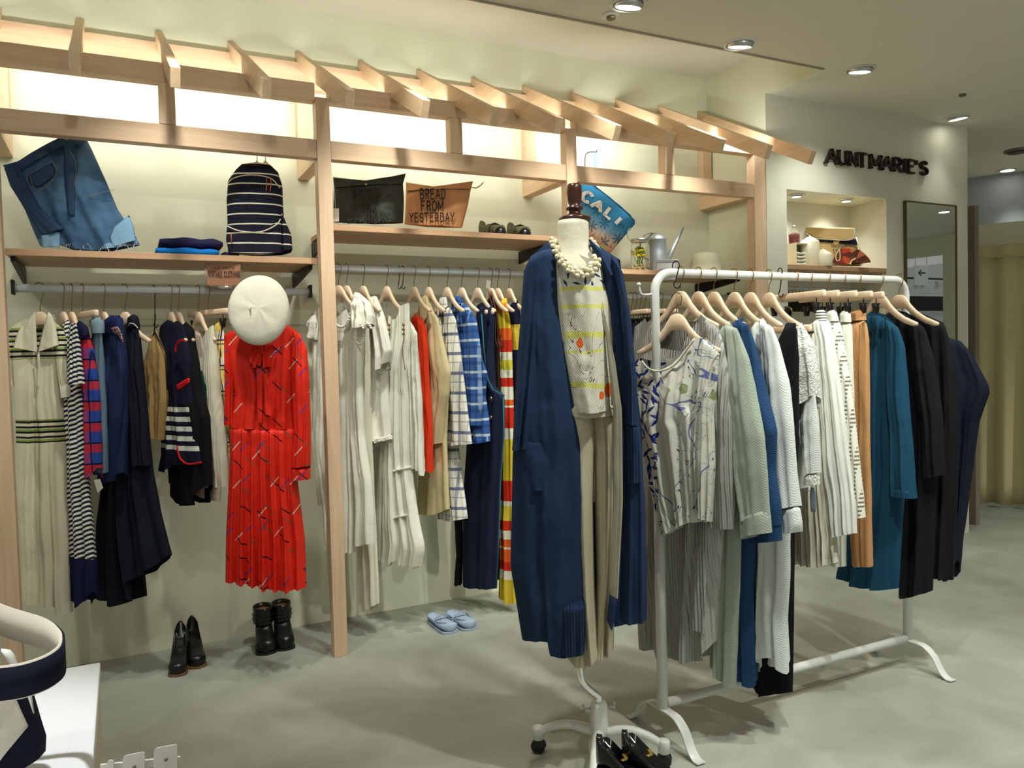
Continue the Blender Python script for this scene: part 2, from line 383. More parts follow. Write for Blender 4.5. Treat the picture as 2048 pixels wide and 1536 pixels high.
# gathered curtain
def pleated(bm, a, bvec, z0, z1, n, amp, nrm, k=9, nv=12):
    L = bvec.length; rows = []
    for j in range(nv+1):
        t = j/nv; z = z1 + (z0-z1)*t
        rows.append([a + bvec*(i/(n)) + nrm*(amp*(.45+.55*t)*math.sin(i/n*6.283*k + .9*math.sin(i*.13)+t*.4)) + Vector((0,0,z)) for i in range(n+1)])
    return loft(bm, rows, closed=False)
r = thing('curtain', 'long pale cream fitting room curtain in gathered pleats beyond the mirror', 'curtain', c0)
b = BM(); pleated(b, c3, c2 - c3, .03, 2.20, 220, .05, cn, 11); obj('drape', b, cloth('curtain_cloth', (216,204,160), bump=b_noise(20, .2, .004)), r, solid=.004)
b = BM(); pleated(b, c3, c2 - c3, 2.19, 2.30, 220, .02, cn, 11); obj('heading', b, cloth('curtain_head', (206,192,146)), r, solid=.006)
# walls on the far side of the shop that only the mirror sees
b = BM(); prism(b, [Vector(p) for p in [(11.02,-.9,2.80),(11.124,-.121,2.80),(11.124,-.121,CZ),(11.02,-.9,CZ)]], (.08,-.01,0)); struct('wall_soffit', b, WALL2)
b = BM(); box(b, (9.9, -.121, 0), (11.3, -.03, CZ)) if False else box(b, (11.125, -.14, 0), (11.225, 2.2, CZ)); struct('wall_front', b, WALL2)
b2 = BM(); box(b2, (9, -6.2, 0), (18, -6.0, 3.4)); struct('wall_rear', b2, mat('white_far_wall', (225,230,228), .8))
b2 = BM(); box(b2, (17.8, -6, 0), (18, 0, 3.4)); struct('wall_far', b2, mat('white_far_wall', (225,230,228), .8))
# ------------------------------------------------------------------ ceiling lamps
def downlight(x, y, label, z=CZ, r=.070, tilt=(0, 0), visible=True, grp='recessed ceiling spotlights'):
    t = thing('ceiling_spotlight', label, 'ceiling light', (x, y, z), grp)
    b = BM(); lathe(b, (x, y, z-.006), [(r+.018, .006), (r+.018, 0), (r+.006, -.001), (r, .004), (r-.002, .02)], 36); obj('trim_ring', b, WHITEM, t)
    ax = Vector((tilt[0]*.5, tilt[1]*.5, -1)).normalized(); c_ = Vector((x, y, z - .004))
    b = BM(); lathe(b, c_, [(r*.95, -.03), (r*.95, .012), (r*.86, .014), (r*.84, .006)], 32, ax); obj('lamp_housing', b, STEEL, t)
    b = BM(); lathe(b, c_, [(.0, .0125), (r*.84, .0122), (r*.84, .006), (0, .005)], 32, ax); obj('lens', b, LAMPG, t)
for x, y, lb, tl in [(2.191,3.051,'tilted round ceiling spotlight at the top edge of the photo, nearest the viewer',(0,.5)),
     (3.023,3.207,'round ceiling spotlight just right of the raised ceiling edge, second from the left',(.1,.45)),
     (3.961,3.218,'round ceiling spotlight above the first letters of the wall sign',(.1,.35)),
     (5.452,3.604,'bright round ceiling spotlight above the mirror near the end of the wall',(.3,.0)),
     (7.522,4.491,'farthest ceiling spotlight, beyond the mirror wall above the curtain',(0,0))]: downlight(x, y, lb, tilt=tl)
downlight(9.08, 1.28, 'round ceiling spotlight seen only as a reflection in the wall mirror')
spot('passage_lamp', (9.08, 1.28, LZ), (9.3, .9, 0), 40, 90, .8)
for x, lb in [(4.12,'left small downlight in the niche ceiling'),(4.60,'right small downlight in the niche ceiling')]: downlight(x, 3.86, lb, nz1, .036, grp='niche downlights')
for x, y, lb in [(2.182,3.183,'small white ceiling sprinkler beside the nearest spotlight'),(4.965,3.251,'small ceiling sprinkler between the spotlights above the sign')]:
    t = thing('ceiling_sprinkler', lb, 'sprinkler', (x, y, CZ), 'ceiling sprinklers')
    b = BM(); lathe(b, (x, y, CZ), [(.045, 0), (.045, -.004), (.03, -.008)], 24); obj('cover_plate', b, WHITEM, t)
    b = BM(); lathe(b, (x, y, CZ-.006), [(.022, 0), (.022, -.014), (.010, -.018)], 16); obj('nozzle', b, mat('dull_brass', (120,110,84), .5, metal=.6), t)
t = thing('ceiling_speaker', 'flat grey round ceiling vent beyond the mirror at the right edge', 'ceiling vent', (6.87,4.02,CZ))
b = BM(); lathe(b, (6.87,4.02,CZ), [(.10,0),(.10,-.012),(.085,-.016)], 28); obj('rim', b, mat('grey_vent', (120,116,104), .6), t)
b = BM(); lathe(b, (6.87,4.02,CZ-.014), [(.084,0),(.07,-.012),(.0,-.014)], 28); obj('grille', b, mat('dark_vent', (70,66,58), .7), t)

# ------------------------------------------------------------------ TIMBER FRAME
t = thing('timber_frame', 'pale beech timber frame with posts, beams and sloping rafters along the clothes wall', 'wooden frame', (1.6, FY, 0))
D = .068
for x0, x1, zt in [(-.478,-.41,2.70),(.872,.938,2.70),(2.250,2.316,2.70),(3.630,3.727,2.70)]:
    b = BM(); box(b, (x0, FY, 0), (x1, FY+D, zt)); obj('post', b, WZ, t, False, bevel=.002)
g = .0015
for x0, x1 in [(-1.2,-.478-g),(-.41+g,.872-g),(.938+g,2.25-g),(2.316+g,3.63-g)]:
    b = BM(); box(b, (x0, FY+.004, 2.412), (x1, FY+D-.004, 2.50)); obj('lower_beam', b, WX, t, False, bevel=.002)
    b = BM(); box(b, (x0, FY+.002, 2.682), (x1, FY+D, 2.765)); obj('upper_beam', b, WX, t, False, bevel=.002)
for x0, x1 in [(.193,.258),(1.560,1.626),(2.930,2.998)]:
    b = BM(); box(b, (x0, FY+.001, 2.501), (x1, FY+D, 2.681)); obj('strut', b, WZ, t, False, bevel=.002)
b = BM(); box(b, (-1.2, YW-.065, 2.90), (3.735, YW-.002, 3.035)); obj('wall_beam', b, WX, t, False, bevel=.002)
for x0, x1 in [(-.478,-.41),(.89,.955),(2.262,2.335),(3.650,3.725)]:
    b = BM(); box(b, (x0, YW-.055, 2.52), (x1, YW-.002, 2.899)); obj('stud', b, WZ, t, False, bevel=.002)
    b = BM(); box(b, (x0, FY+D+.001, 2.428), (x1, YW-.002, 2.519)); obj('tie', b, WY, t, False, bevel=.002)
sl = (3.113 - 2.59) / (YW - 3.285)
for k in range(12):
    x = -.111 + .3435*k - .019; d = Vector((0, -1, -sl)).normalized(); up = Vector((0, -sl, 1)).normalized()
    b = BM(); L = (YW - 3.30) / abs(d.y)
    obox(b, Vector((x, YW-.004, 3.113)) - up*.078, (.038, 0, 0), d*L, up*.078); obj('rafter', b, WY, t, False, bevel=.002)
b = BM(); x = -.4645; obox(b, Vector((x, YW-.004, 3.113)) - up*.078, (.038, 0, 0), d*L, up*.078); obj('rafter', b, WY, t, False, bevel=.002)

for x0, x1, lb in [(-.38, .84, 'slim white strip light behind the beam above the denim skirt'), (.97, 2.22, 'slim white strip light behind the beam above the two pouches'), (2.35, 3.60, 'slim white strip light behind the beam above the watering can')]:
    b = BM(); box(b, (x0, 3.812, 2.725), (x1, 3.838, 2.770)); tag(obj('strip_light', b, WHITEM, None, False, bevel=.003), lb, 'strip light')
# ------------------------------------------------------------------ shelves
def shelf(x0, x1, z, label, th=.024):
    t = thing('wall_shelf', label, 'shelf', ((x0+x1)/2, YW, z))
    b = BM(); box(b, (x0, 3.755+D, z-th), (x1, YW-.045, z)); obj('board', b, SHELF, t, False, bevel=.002)
    b = BM(); box(b, (x0, 3.744+D, z-th-.003), (x1, 3.7545+D, z+.001)); obj('edge_strip', b, SHELF, t, False, bevel=.001)
    for x in (x0+.012, x1-.028):
        b = BM(); pts = [Vector((x, YW-.003, z-th)), Vector((x, 3.87, z-th)), Vector((x, 3.87, z-th-.022)), Vector((x, YW-.003, z-th-.075))]
        prism(b, pts, (.016, 0, 0)); obj('bracket', b, BLACKM, t, False)
shelf(-.409, .871, 1.945, 'long brown wooden shelf carrying the denim skirt and striped backpack')
shelf(.94, 2.249, 2.112, 'higher brown wooden shelf carrying the two printed pouches')
shelf(2.318, 3.629, 1.940, 'brown wooden shelf with watering can and felt hat behind the mannequin')
b = BM(); box(b, (nx0+.001, 3.752, 1.968), (nx1-.001, ny-.001, 1.998)); tag(obj('niche_shelf', b, SHELF, None, False, bevel=.002), 'wooden shelf board across the lit wall niche', 'shelf')
# rails
def rail(x0, x1, z, label, y=3.97, hh=.018):
    t = thing('hanging_rail', label, 'clothes rail', ((x0+x1)/2, y, z))
    b = BM(); tube(b, [(x0, y, z), (x1, y, z)], hh, 14, flat=1.0); obj('bar', b, RAILM, t)
    for x in (x0, x1-.012):
        b = BM(); box(b, (x, y-.028, z-.028), (x+.012, y+.028, z+.035)); obj('end_bracket', b, BLACKM, t, False, bevel=.003)
ZR1, ZR2, ZR3, YR = 1.795, 1.917, 1.795, 3.97
rail(-.409, .871, ZR1, 'grey metal rail under the left shelf, behind the white beret')
rail(.94, 2.249, ZR2, 'light grey metal rail under the middle shelf, right of the post')
rail(2.318, 3.629, ZR3, 'dim metal rail under the right shelf, behind the white garment rack')

# ------------------------------------------------------------------ hangers
def coat_hanger(pl, z, label, hw=.20, metal=BRASS, drop=.10, loop=.022, hook=.075, group='wooden coat hangers'):
    """pl.P is the point on the bar; z = bar centre height"""
    t = thing('coat_hanger', label, 'hanger', (pl.P.x, pl.P.y, z - hook - .12), group)
    prof = [(0,0,.060),(.016,-.002,.058),(.028,-.008,.053),(.042,-.022,.046),(.062,-.048,.038),(.095,-.078,.031),(.135,-.103,.028),(.175,-.120,.024),(.20,-.130,.014)]
    k = hw/.20; zt = z - hook; rings = []
    full = [(-u, a, c) for u, a, c in prof[::-1]] + prof[1:]
    for u, a, c in full:
        top, bot, d = zt + a, zt + a - c, .0075
        rings.append([pl.pt(u*k, top, d*.5), pl.pt(u*k, top-.004, d), pl.pt(u*k, bot+.004, d), pl.pt(u*k, bot, d*.5), pl.pt(u*k, bot, -d*.5), pl.pt(u*k, bot+.004, -d), pl.pt(u*k, top-.004, -d), pl.pt(u*k, top, -d*.5)])
    b = BM(); loft(b, rings); obj('shoulder_bar', b, HANGW, t)
    pts = [pl.pt(0, zt-.01), pl.pt(0, zt+.02), pl.pt(.004, zt+.032), pl.pt(.016, z-loop*.9)]
    for a in range(-40, 190, 23): pts.append(pl.pt(loop*math.cos(math.radians(a)), z + loop*.15 + loop*math.sin(math.radians(a))))
    b = BM(); tube(b, pts, .0018, 6); obj('hook', b, metal, t)
    return t
def clip_hanger(pl, z, label, hw=.16, hook=.075, loop=.022, group='wooden clip hangers', uc=0):
    t = thing('clip_hanger', label, 'hanger', (pl.P.x, pl.P.y, z - hook - .09), group)
    zt = z - hook; b = BM(); rings = []
    for u in [-hw, -hw+.004] + [-hw + (2*hw)*i/6 for i in range(1, 6)] + [hw-.004, hw]:
        c = .010 if abs(u) == hw else .014; d = .006 if abs(u) == hw else .009
        rings.append([pl.pt(u, zt-.014+c, d*.6), pl.pt(u, zt-.014+c*.6, d), pl.pt(u, zt-.014-c*.6, d), pl.pt(u, zt-.014-c, d*.6), pl.pt(u, zt-.014-c, -d*.6), pl.pt(u, zt-.014-c*.6, -d), pl.pt(u, zt-.014+c*.6, -d), pl.pt(u, zt-.014+c, -d*.6)])
    loft(b, rings); obj('cross_bar', b, HANGW, t)
    pts = [pl.pt(0, zt-.01), pl.pt(0, zt+.02), pl.pt(.004, zt+.032), pl.pt(.016, z-loop*.9)]
    for a in range(-40, 190, 23): pts.append(pl.pt(loop*math.cos(math.radians(a)), z + loop*.15 + loop*math.sin(math.radians(a))))
    b = BM(); tube(b, pts, .0018, 6); obj('hook', b, BRASS, t)
    for s in (-1, 1):
        u = s*hw*.72; b = BM(); tube(b, [pl.pt(u, zt-.026), pl.pt(u, zt-.05)], .0022, 6)
        for sg in (-1, 1):
            prism(b, [pl.pt(u-.011, zt-.046, sg*.012), pl.pt(u+.011, zt-.046, sg*.012), pl.pt(u+.010, zt-.088, sg*.003), pl.pt(u-.010, zt-.088, sg*.003)], pl.n*.003)
        obj('clip', b, BLACKP, t)
    return t
def s_hook(P, z0, z1, label, pl, mt=BLACKM):
    r_ = .014; pts = []
    for a in range(200, -60, -26): pts.append(pl.pt(-.0+r_*math.cos(math.radians(a)), z0 + r_*.3 + r_*math.sin(math.radians(a))*1.2))
    for a in range(120, 380, 26): pts.append(pl.pt(.004+r_*math.cos(math.radians(a)), z1 + r_*math.sin(math.radians(a))))
    b = BM(); tube(b, smooth_path(pts, 2), .0022, 6); return tag(obj('s_hook', b, mt), label, 'hook')

def garment(name, label, cat, hx, hy, Y, alpha, T, B, L=(), R=(), m=None, hanger='coat', hl=None, zr=None, part='body', hw=.178, hook=None, sleeves=(), wmax=.50, **k):
    """a garment hanging on its own hanger; hx, hy = where its hook crosses the bar"""
    P = ony(hx, hy, Y); P.z = zr
    allp = [p for p in list(T) + list(B) + list(L) + list(R)]
    while True:                                   # turn the garment until its real width is that of clothing
        pl = Plane(P, alpha); us = [pl.uz(x, y)[0] for x, y in allp]
        if (max(us) - min(us) < wmax and min(us) > -.30) or alpha > 80: break
        alpha += 2
    t = thing(name, label, cat, (P.x, P.y, zr - .25))
    if hanger == 'coat': T = [(x, y-4) for x, y in T]; k.setdefault('tt', .5)
    panel(part, pl, T, B, L, R, m, t, **k)
    for s in sleeves:
        s = dict(s); panel(s.pop('name', 'sleeve'), pl, s.pop('T'), s.pop('B'), s.pop('L', ()), s.pop('R', ()), s.pop('m', m), t, **s)
    if hanger == 'coat': coat_hanger(pl, zr, hl, hw if zr < 1.76 and zr != ZR1 else .145, **({'hook': hook} if hook else {}))
    elif hanger == 'clip': clip_hanger(pl, zr, hl, hw if hw != .178 else .16, **({'hook': hook} if hook else {}))
    return t, pl

# ================================================================== CLOTH PATTERNS
def P_bands(base, bands):                        # bands: (z0, z1, colour)
    def f(b):
        u, v = b.uv(); c = lin(base)
        for z0, z1, k in bands: c = b.mix(b.band(v, z0, z1), c, lin(k))
        return c
    return f
def P_hstripe(c0, c1, per, w, zmin=None, zmax=None, c2=None, off=0.0, slope=0.0):
    def f(b):
        u, v = b.uv(); vv = b.m('ADD', v, b.m('MULTIPLY', u, slope)) if slope else v
        c = b.mix(b.stripe(vv, per, w, off), lin(c0), lin(c1))
        if zmin is not None: c = b.mix(b.band(v, zmin, 9 if zmax is None else zmax), lin(c2 or c0), c)
        return c
    return f
def P_vstripe(c0, c1, per, w): 
    def f(b): u, v = b.uv(); return b.mix(b.stripe(u, per, w), lin(c0), lin(c1))
    return f
def P_plaid(c0, layers):                         # layers: (axis, period, width, colour, opacity, offset)
    def f(b):
        u, v = b.uv(); c = lin(c0)
        for ax, per, w_, col, op, off in layers:
            c = b.mix(b.m('MULTIPLY', b.stripe(u if ax == 'u' else v, per, w_, off), op), c, lin(col))
        return c
    return f
def P_dash(base, cell, ln, wd, cols, ang=-.85):
    def f(b):
        u, v = b.uv(); c = lin(base)
        for i, (col, thr) in enumerate(cols):
            x, y, r, g_, bl = b.voro(b.m('DIVIDE', b.m('ADD', u, i*3.3+7), cell), b.m('DIVIDE', b.m('ADD', v, i*1.7), cell*1.25), .8)
            x, y = b.rot(x, y, ang if i % 2 == 0 else -ang*1.05)
            mk = b.m('MULTIPLY', b.m('MULTIPLY', b.m('LESS_THAN', b.m('ABSOLUTE', x), wd), b.m('LESS_THAN', b.m('ABSOLUTE', y), ln)), b.m('LESS_THAN', r, thr))
            c = b.mix(mk, c, lin(col))
        return c
    return f
def P_leaf(base, cell, a, w_, cols, umin=None, umax=None, thr=.9):
    def f(b):
        u, v = b.uv(); c = lin(base)
        for i, col in enumerate(cols):
            x, y, r, g_, bl = b.voro(b.m('DIVIDE', b.m('ADD', u, i*3.3+7), cell), b.m('DIVIDE', b.m('ADD', v, i*1.7), cell), .75)
            x, y = b.rot(x, y, b.m('MULTIPLY', r, 6.28))
            d = b.m('ADD', b.m('POWER', b.m('ABSOLUTE', b.m('DIVIDE', x, w_)), 1.3), b.m('POWER', b.m('ABSOLUTE', b.m('DIVIDE', y, a)), 1.3))
            mk = b.m('MULTIPLY', b.m('LESS_THAN', d, 1), b.m('LESS_THAN', g_, thr))
            if umin is not None: mk = b.m('MULTIPLY', mk, b.band(u, umin, umax))
            c = b.mix(mk, c, lin(col))
        return c
    return f
def wisp(b, c, u, v, sc, thr, col, dist=2.5):      # thin drawn lines
    n = b.noise(sc, 1, b.comb(u, v), dist); k = b.m('LESS_THAN', b.m('ABSOLUTE', b.m('SUBTRACT', n, .5)), thr)
    return b.mix(k, c, lin(col))

# ================================================================== LEFT BAY: vintage clothes
YL = 3.97; CRM = (226,220,192)
z = lambda x, y, Y=YL: ony(x, y, Y).z
def c_polo(b):
    u, v = b.uv(); c = lin((218,211,186))
    st = b.stripe(v, .022, .42); gr = b.stripe(v, .044, .22, .3)
    for a, d in [(z(80, 884), z(80, 838)), (z(80, 718), z(80, 655))]:
        m1 = b.band(v, a, d); c = b.mix(b.m('MULTIPLY', m1, gr), c, lin((140,160,80))); c = b.mix(b.m('MULTIPLY', m1, st), c, lin((28,26,34)))
    return c
t, pl = garment('shirt_dress', 'long cream knit dress with black and green stripe bands and wide collar', 'dress', 78, 572, YL, 62,
    [(16,672),(30,655),(62,640),(75,704),(103,636),(122,658)], [(39,1192),(72,1202),(113,1207),(123,1224),(145,1224)],
    [(24,700),(29,786),(32,881),(27,1000),(36,1120)], [(128,720),(126,790),(137,849),(137,960),(143,1100)],
    m=cloth('cream_knit', CRM, c_polo), hl='wooden hanger inside the cream striped-collar dress', zr=ZR1, hook=.10, th=.05, fold=(.012, 3), hw=.17,
    topopen=[(40,650),(62,628),(82,640),(102,628),(115,650)],
    sleeves=[dict(T=[(14,672),(24,668)], B=[(14,768),(28,772)], R=[(27,720)], L=[(8,720)], th=.025, fold=(.003,2), off=.0),
             dict(T=[(112,655),(124,654)], B=[(124,796),(150,790)], R=[(137,690),(149,762)], L=[(114,720),(122,780)], th=.03, fold=(.004,2), off=.03)])
for T, B, L, R in [([(63,632),(70,622)], [(27,694),(75,704)], [(36,662)], [(72,650)]), ([(96,622),(104,630)], [(76,704),(118,690)], [(84,665)], [(112,655)])]:
    panel('collar', pl, T, B, L, R, cloth('collar_cream', (228,222,196)), t, th=.008, fold=(.002,1), off=.055, nu=10, nv=12)
panel('placket', pl, [(74,704),(80,704)], [(74,772),(80,772)], (), (), cloth('collar_cream', CRM), t, th=.004, fold=(0,1), off=.062, nu=4, nv=8)
panel('cuff', pl, [(122,764),(150,760)], [(125,796),(151,792)], (), (), cloth('cuff_cream', (236,232,212)), t, th=.036, fold=(.002,2), off=.03, nu=10, nv=4)
NAVY = (24,28,52)
t, pl = garment('knit_dress', 'narrow navy and white striped knit dress with solid navy hem', 'dress', 124, 572, YL, 22,
    [(126,652),(134,640),(141,652)], [(143,1200),(158,1198),(171,1212),(188,1184)], [(132,800),(136,1000),(140,1110)], [(152,700),(162,775),(170,880),(174,976),(182,1060),(187,1130)],
    m=cloth('navy_stripe', NAVY, P_hstripe(NAVY, (224,222,208), .021, .5, z(160, 1106), None, (24,26,66), slope=-.45)), hl='wooden hanger holding the navy and white striped knit dress', zr=ZR1, hook=.10, th=.03, fold=(.010, 3),
    sleeves=[dict(T=[(138,648),(152,646)], B=[(146,770),(163,768)], R=[(156,700)], L=[(142,700)], th=.02, off=.03)])
RED = (196,36,28)
t, pl = garment('plaid_shirt', 'red and blue plaid shirt between the striped knit dress and patchwork denim', 'shirt', 141, 572, YL, 22,
    [(150,655),(160,648),(172,656)], [(164,940),(191,958),(199,935)], [(150,700),(158,850)], [(184,700),(194,780),(197,860)],
    m=cloth('red_blue_plaid', (42,60,128), P_plaid((44,70,150), [('v', .09, .45, (190,40,36), .85, 0), ('u', .08, .45, (180,36,36), .55, .2), ('v', .09, .08, (20,22,60), 1, .6), ('u', .08, .08, (20,22,60), .9, .7)])),
    hl='darker wooden hanger holding the red and blue plaid shirt', zr=ZR1, hook=.10, th=.03, fold=(.010, 3))
panel('collar', pl, [(150,652),(158,640),(172,650)], [(152,672),(166,690),(176,668)], (), (), cloth('dk_navy', (26,28,62)), t, th=.02, fold=(.002,1), off=.012, nu=10, nv=8)
b = BM(); prism(b, [pl.px(x, y, .03) for x, y in [(188,960),(200,958),(206,976),(196,986)]], pl.n*.001); obj('price_tag', b, mat('tag_white', (226,224,212), .7), t, False, label='white swing tag')
DEN = lambda n, c: cloth(n, c, bump=b_knit(.004, .25, .001), wob=(9, .16))
t, pl = garment('denim_skirt', 'light blue patchwork denim skirt clipped beside the plaid shirt', 'skirt', 163, 572, YL, 20,
    [(183,636),(203,634)], [(196,940),(211,946)], [(187,700),(192,800)], [(204,690),(206,760),(211,880)], m=DEN('patch_denim', (104,128,146)), hanger='clip', hl='clip hanger holding the light patchwork denim skirt', zr=ZR1, hook=.10, th=.02, fold=(.006, 3), part='skirt_panel', nu=16)
panel('waistband', pl, [(184,636),(204,634)], [(187,668),(204,666)], (), (), DEN('patch_denim2', (132,152,164)), t, th=.024, fold=(0,1), off=.002, nu=8, nv=4)
DN = cloth('denim_indigo', (34,48,86), bump=b_knit(.004, .25, .001), wob=(8, .08))
t, pl = garment('denim_jacket', 'navy denim jacket with patterned collar lining, long sleeve hanging in front', 'jacket', 206, 572, YL, 22,
    [(204,668),(214,642),(238,634),(243,660)], [(208,960),(226,965),(246,945)], [(206,760),(208,880)], [(247,740),(248,850)], m=DN, hl='wooden hanger holding the navy denim jacket', zr=ZR1, hook=.10, th=.04, fold=(.010, 3),
    sleeves=[dict(T=[(212,662),(240,664)], B=[(208,958),(226,962)], R=[(245,740),(240,840)], L=[(213,760),(211,860)], th=.035, off=.03, fold=(.006,2))])
panel('collar', pl, [(206,642),(222,630),(239,632)], [(210,664),(224,666),(244,672)], (), (), cloth('denim_collar', (30,40,84)), t, th=.02, fold=(.002,1), off=.03, nu=10, nv=8)
panel('lining', pl, [(220,656),(234,652),(243,664)], [(226,664),(238,668),(247,684)], (), (), cloth('patterned_lining', (150,110,90), P_leaf((170,140,120), .012, .5, .3, [(120,40,40),(40,50,90)])), t, th=.006, fold=(0,1), off=.052, nu=8, nv=4)
NV = cloth('dark_navy', (22,26,38), bump=b_noise(80, .2, .002))
t, pl = garment('long_coat', 'long dark navy flared coat with white piped collar, at left bay centre', 'coat', 248, 572, YL, 26,
    [(250,652),(262,642),(276,640)], [(190,1182),(214,1198),(240,1207),(273,1200),(273,1156),(300,1146),(328,1119),(343,1108)], [(236,760),(215,900),(195,1050)], [(280,700),(284,754),(293,833),(305,945),(322,1030)],
    m=NV, hl='wooden hanger holding the long dark navy coat', zr=ZR1, hook=.10, th=.05, fold=(.018, 4), nu=48,
    sleeves=[dict(T=[(256,650),(276,650)], B=[(262,930),(300,930)], R=[(284,760),(294,840)], L=[(256,780)], th=.03, off=.035, fold=(.006,2))])
panel('collar', pl, [(256,634),(268,628),(275,632)], [(258,650),(268,656),(278,652)], (), (), NV, t, th=.022, fold=(.002,1), off=.03, nu=10, nv=8)
b = BM(); tube(b, [pl.px(x, y, .058) for x, y in [(256,652),(260,646),(268,648),(276,656)]], .0025, 6); obj('piping', b, cloth('piping_white', (200,198,186)), t)
# satin camisole on a chain of s-hooks
Pq = ony(307, 572, YL); Pq.z = ZR1; plq = Plane(Pq, 30)
s_hook(Pq, ZR1, ZR1-.16, 'dark s-hook on the left rail holding the tan satin camisole', plq)
t = thing('satin_camisole', 'tan satin camisole with dark piping hanging from a long hook', 'top', (Pq.x, Pq.y, 1.2))
panel('body', plq, [(304,664),(312,660)], [(308,872),(326,880)], [(290,724),(298,800)], [(330,704),(334,800)], cloth('tan_satin', (168,136,88), rough=.35, bump=b_noise(14, .2, .004)), t, th=.03, fold=(.006, 2))
b = BM(); tube(b, [plq.px(x, y, .012) for x, y in [(311,628),(310,645),(309,662),(291,724),(297,790),(308,872)]], .003, 6); tube(b, [plq.px(x, y, .012) for x, y in [(309,662),(331,704),(335,780)]], .003, 6); obj('piping', b, cloth('dk_piping', (40,28,24)), t)
DK = cloth('soft_black', (20,18,22)); DB = cloth('dark_brown', (44,32,26))
t, pl = garment('knit_cardigan', 'navy cardigan with red trim and navy and white striped lower half', 'cardigan', 340, 572, YL, 24,
    [(322,655),(338,642),(360,648),(368,656)], [(322,936),(340,946),(366,928),(402,926)], [(318,720),(330,820),(330,900)], [(380,722),(382,780),(390,840),(398,900)],
    m=cloth('navy_card', (22,24,44), lambda b: (lambda u, v: b.mix(b.m('MULTIPLY', b.band(v, z(380, 900), z(380, 808)), b.stripe(v, .044, .5)), lin((22,24,44)), lin((216,216,204))))(*b.uv())),
    hl='wooden hanger holding the navy cardigan with red trim', zr=ZR1, hook=.10, th=.045, fold=(.008, 3))
RT = cloth('red_trim', (206,28,30))
b = BM(); tube(b, smooth_path([pl.px(x, y, .055) for x, y in [(351,704),(352,692),(359,682),(369,681)]], 4), .0045, 6); obj('collar_trim', b, RT, t)
panel('pocket_trim', pl, [(353,770),(379,753)], [(354,782),(380,764)], (), (), RT, t, th=.006, fold=(0,1), off=.05, nu=6, nv=3)
b = BM(); tube(b, smooth_path([pl.px(x, y, .05) for x, y in [(354,892),(360,916),(376,928),(402,925)]], 4), .0045, 6); obj('hem_trim', b, RT, t)
t, pl = garment('dark_jacket', 'black jacket hanging behind the navy cardigan with red trim', 'jacket', 355, 572, YL, 24,
    [(352,660),(372,648),(386,660)], [(342,965),(354,968),(366,996),(374,1008),(400,1009),(412,975),(421,970)], [(345,800),(340,920)], [(389,700),(401,786),(416,833),(420,920)], m=DK, hl='wooden hanger holding the black jacket', zr=ZR1, hook=.10, th=.045, fold=(.010, 4))
t, pl = garment('slip_dress', 'short dusty pink slip showing below the cream sweater', 'slip', 384, 572, YL+.0, 24,
    [(372,668),(392,662),(402,668)], [(343,990),(360,998),(372,985),(405,990),(424,1000),(441,1003)], [(350,850),(340,940)], [(420,760),(436,900),(443,960)], m=cloth('dusty_pink', (196,176,158)), hanger=None, zr=ZR1, th=.02, fold=(.006, 4))
t, pl = garment('knit_sweater', 'cream sleeveless knit sweater beside the yellow plaid skirt', 'sweater', 395, 572, YL, 28,
    [(386,662),(392,672),(400,686),(410,684),(420,664),(427,654)], [(420,968),(436,974),(454,972)], [(396,720),(410,800),(418,900)], [(433,722),(436,784),(446,850),(452,915)],
    m=cloth('ecru_knit', (222,216,192), bump=b_rib(.012, .4, .002)), hl='wooden hanger holding the cream knit sweater', zr=ZR1, hook=.10, th=.04, fold=(.007, 2), topopen=[(392,658),(402,664),(414,660),(420,656)])
panel('scarf', pl, [(400,738),(407,736)], [(402,818),(416,806)], [(402,780)], [(416,770)], cloth('bottle_green', (14,66,50)), t, th=.01, fold=(.003,2), off=.03, nu=8, nv=10, label='dark green piece at the side')
t, pl = garment('plaid_skirt', 'yellow, white and navy plaid skirt next to the red dress', 'skirt', 414, 572, YL, 34,
    [(429,650),(443,640)], [(454,905),(474,905),(495,899)], [(436,720),(443,800)], [(454,706),(470,764),(486,849)],
    m=cloth('yellow_plaid', (226,200,110), P_plaid((226,204,124), [('u', .075, .42, (226,186,60), .7, .1), ('v', .12, .3, (232,228,206), .8, 0), ('u', .075, .09, (36,40,90), 1, .62), ('u', .075, .05, (36,40,90), .9, .8), ('v', .12, .06, (36,40,90), 1, .05), ('v', .12, .05, (36,40,90), .9, .2)]), bump=b_noise(30,.2,.003)),
    hanger='clip', hl='clip hanger right of the cream sweater holding the yellow plaid skirt', zr=ZR1, hook=.09, th=.02, fold=(.007, 3), part='skirt_panel', nu=26)
# ---- red dress hung facing out, beret on top
Pr = Vector((.56, 3.70, 1.72)); pr = Plane(Pr, 84)
def c_red(b):
    return P_dash((224,46,30), .085, .30, .026, [((226,190,170), .45), ((50,24,36), .55), ((90,60,140), .40), ((120,84,66), .40)], -.85)(b)
RD = cloth('red_print', (206,36,22), c_red, rough=.5, bump=b_noise(16, .25, .004))
t = thing('red_dress', 'red long-sleeved dress with scattered dash print and neck bow, below the white beret', 'dress', (Pr.x, Pr.y, .42))
panel('bodice', pr, [(448,670),(470,657),(500,662),(540,662),(570,646),(598,666)], [(461,856),(592,858)], [(455,720),(470,790)], [(592,740),(588,800)], RD, t, th=.05, fold=(.010, 4))
panel('skirt', pr, [(460,852),(592,852)], [(450,1163),(472,1163),(496,1165),(533,1172),(564,1178),(590,1176),(613,1174)], [(458,950),(452,1060)], [(594,950),(610,1080)], RD, t, th=.06, fold=(.022, 7), nu=80, tt=.9)
